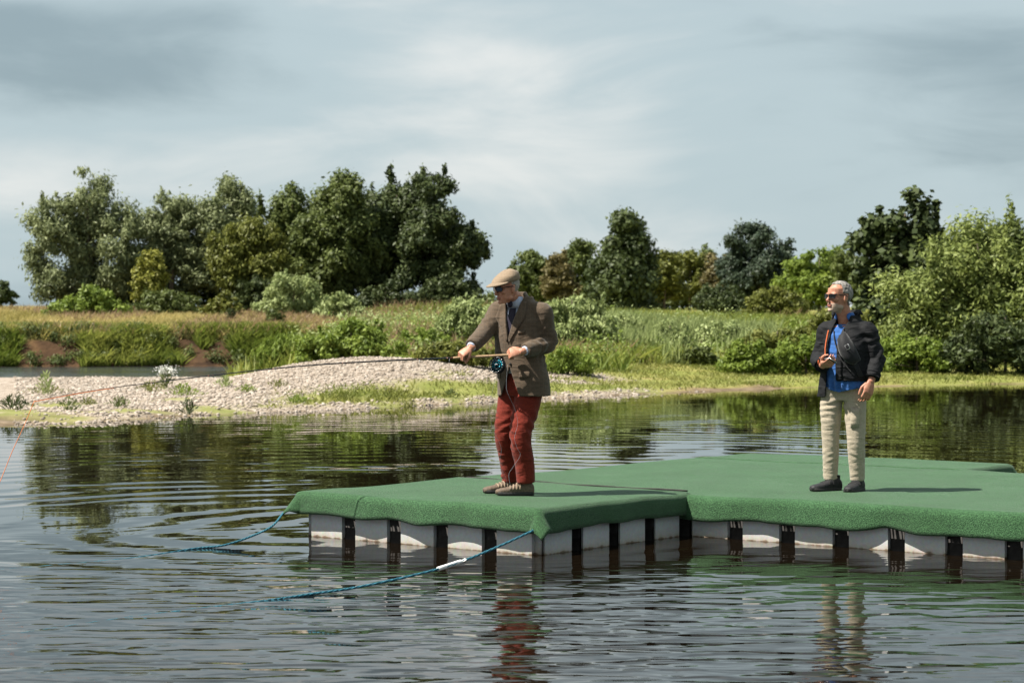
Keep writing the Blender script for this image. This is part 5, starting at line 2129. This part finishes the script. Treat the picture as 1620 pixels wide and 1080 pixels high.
def rebase(o, parent):
    me_ = o.data
    co, _ = coords(me_)
    set_coords(me_, co - np.array(Vector((0, -.15, 1.1))))
    o.parent = parent


for nm, ea, eb, mt, lf, pf, th_ in (
        ('strap', [(.040, 1.385), (.0, 1.30), (-.04, 1.22)], [(-.012, 1.40), (-.048, 1.32), (-.09, 1.245)], 'bag_black', .014, 0, .006),
        ('bag_body', [(.010, 1.285), (-.015, 1.17), (-.075, 1.085), (-.14, 1.06)], [(-.045, 1.33), (-.10, 1.265), (-.145, 1.19), (-.175, 1.10)], 'bag_black', .012, .045, .012),
        ('strap', [(-.118, 1.085), (-.145, 1.02), (-.165, .955)], [(-.150, 1.095), (-.172, 1.03), (-.19, .965)], 'bag_black', .012, 0, .006)):
    rebase(T2.strip(nm, jbv, ea, eb, M[mt], man2, lf, th_, 14, 9, pf), bag)
bc_ = T2.hit(jbv, -.105, 1.205, .075)
bx = []
for a, b_ in (((-.016, -.02), (.016, -.02)), ((.016, -.02), (.016, .02)), ((.016, .02), (-.016, .02)), ((-.016, .02), (-.016, -.02))):
    q = Matrix.Rotation(R(28), 2)
    pa, pb = q @ Vector(a), q @ Vector(b_)
    bx.append(tube([bc_ + T2.L * -pa.x + Vector((0, 0, pa.y)), bc_ + T2.L * -pb.x + Vector((0, 0, pb.y))], .0045, 6))
v, f = join(bx)
rebase(mobj('buckle', v, f, M['buckle'], man2, True), bag)
lan = empty('lanyard', B2 + Vector((0, -.15, 1.1)))
tag(lan, 'thin dark neck cord hanging over the blue shirt', 'cord')
P = []
sbv2 = bvh_of(shm)
for la, z in ((.075, 1.40), (.068, 1.34), (.05, 1.27), (.02, 1.19), (-.02, 1.12), (-.06, 1.06), (-.11, 1.0)):
    h = T2.hit(jbv if la < .02 else sbv2, la, z, .012)
    if h:
        P.append(h - Vector((0, -.15, 1.1)))
v, f = tube(spline(P, 40), .0045, 6)
mobj('cord', v, f, M['bag_black'], lan, True)

shoe(man2, RA + Vector((.085, .025, -.11)), RA + Vector((-.185, -.12, -.11)), 0, .108, M['shoe_black'], M['rubber'], M['rubber'])
shoe(man2, LA_ + Vector((.045, .065, -.11)), LA_ + Vector((-.115, -.205, -.11)), 0, .108, M['shoe_black'], M['rubber'], M['rubber'])

# phone in his right hand
Fp = HR_F.normalized()
Np = (HR_N - Fp * HR_N.dot(Fp)).normalized()
Tp = -(Fp.cross(Np))
pc = RWh + Fp * .085 - Np * .030
phone = empty('phone', B2 + pc)
tag(phone, 'dark smartphone held in the right hand of the grey-haired man', 'phone')
m3 = Matrix((Tp, Fp, -Np)).transposed()
v, f = box((0, 0, 0), (.072, .145, .008), m3)
po = mobj('phone_case', v, f, M['phone_black'], phone)
bvm = po.modifiers.new('b', 'BEVEL')
bvm.width = .003
bvm.segments = 2
v, f = box(-Np * .0046, (.066, .136, .001), m3)
mobj('screen', v, f, M['lens_dark'], po)
v, f = tube([m3 @ Vector((-.037, -.073, 0)), m3 @ Vector((.037, -.073, 0)), m3 @ Vector((.037, .073, 0)), m3 @ Vector((-.037, .073, 0)), m3 @ Vector((-.037, -.073, 0))], .0032, 6, False)
mobj('metal_edge', v, f, M['buckle'], po, True)
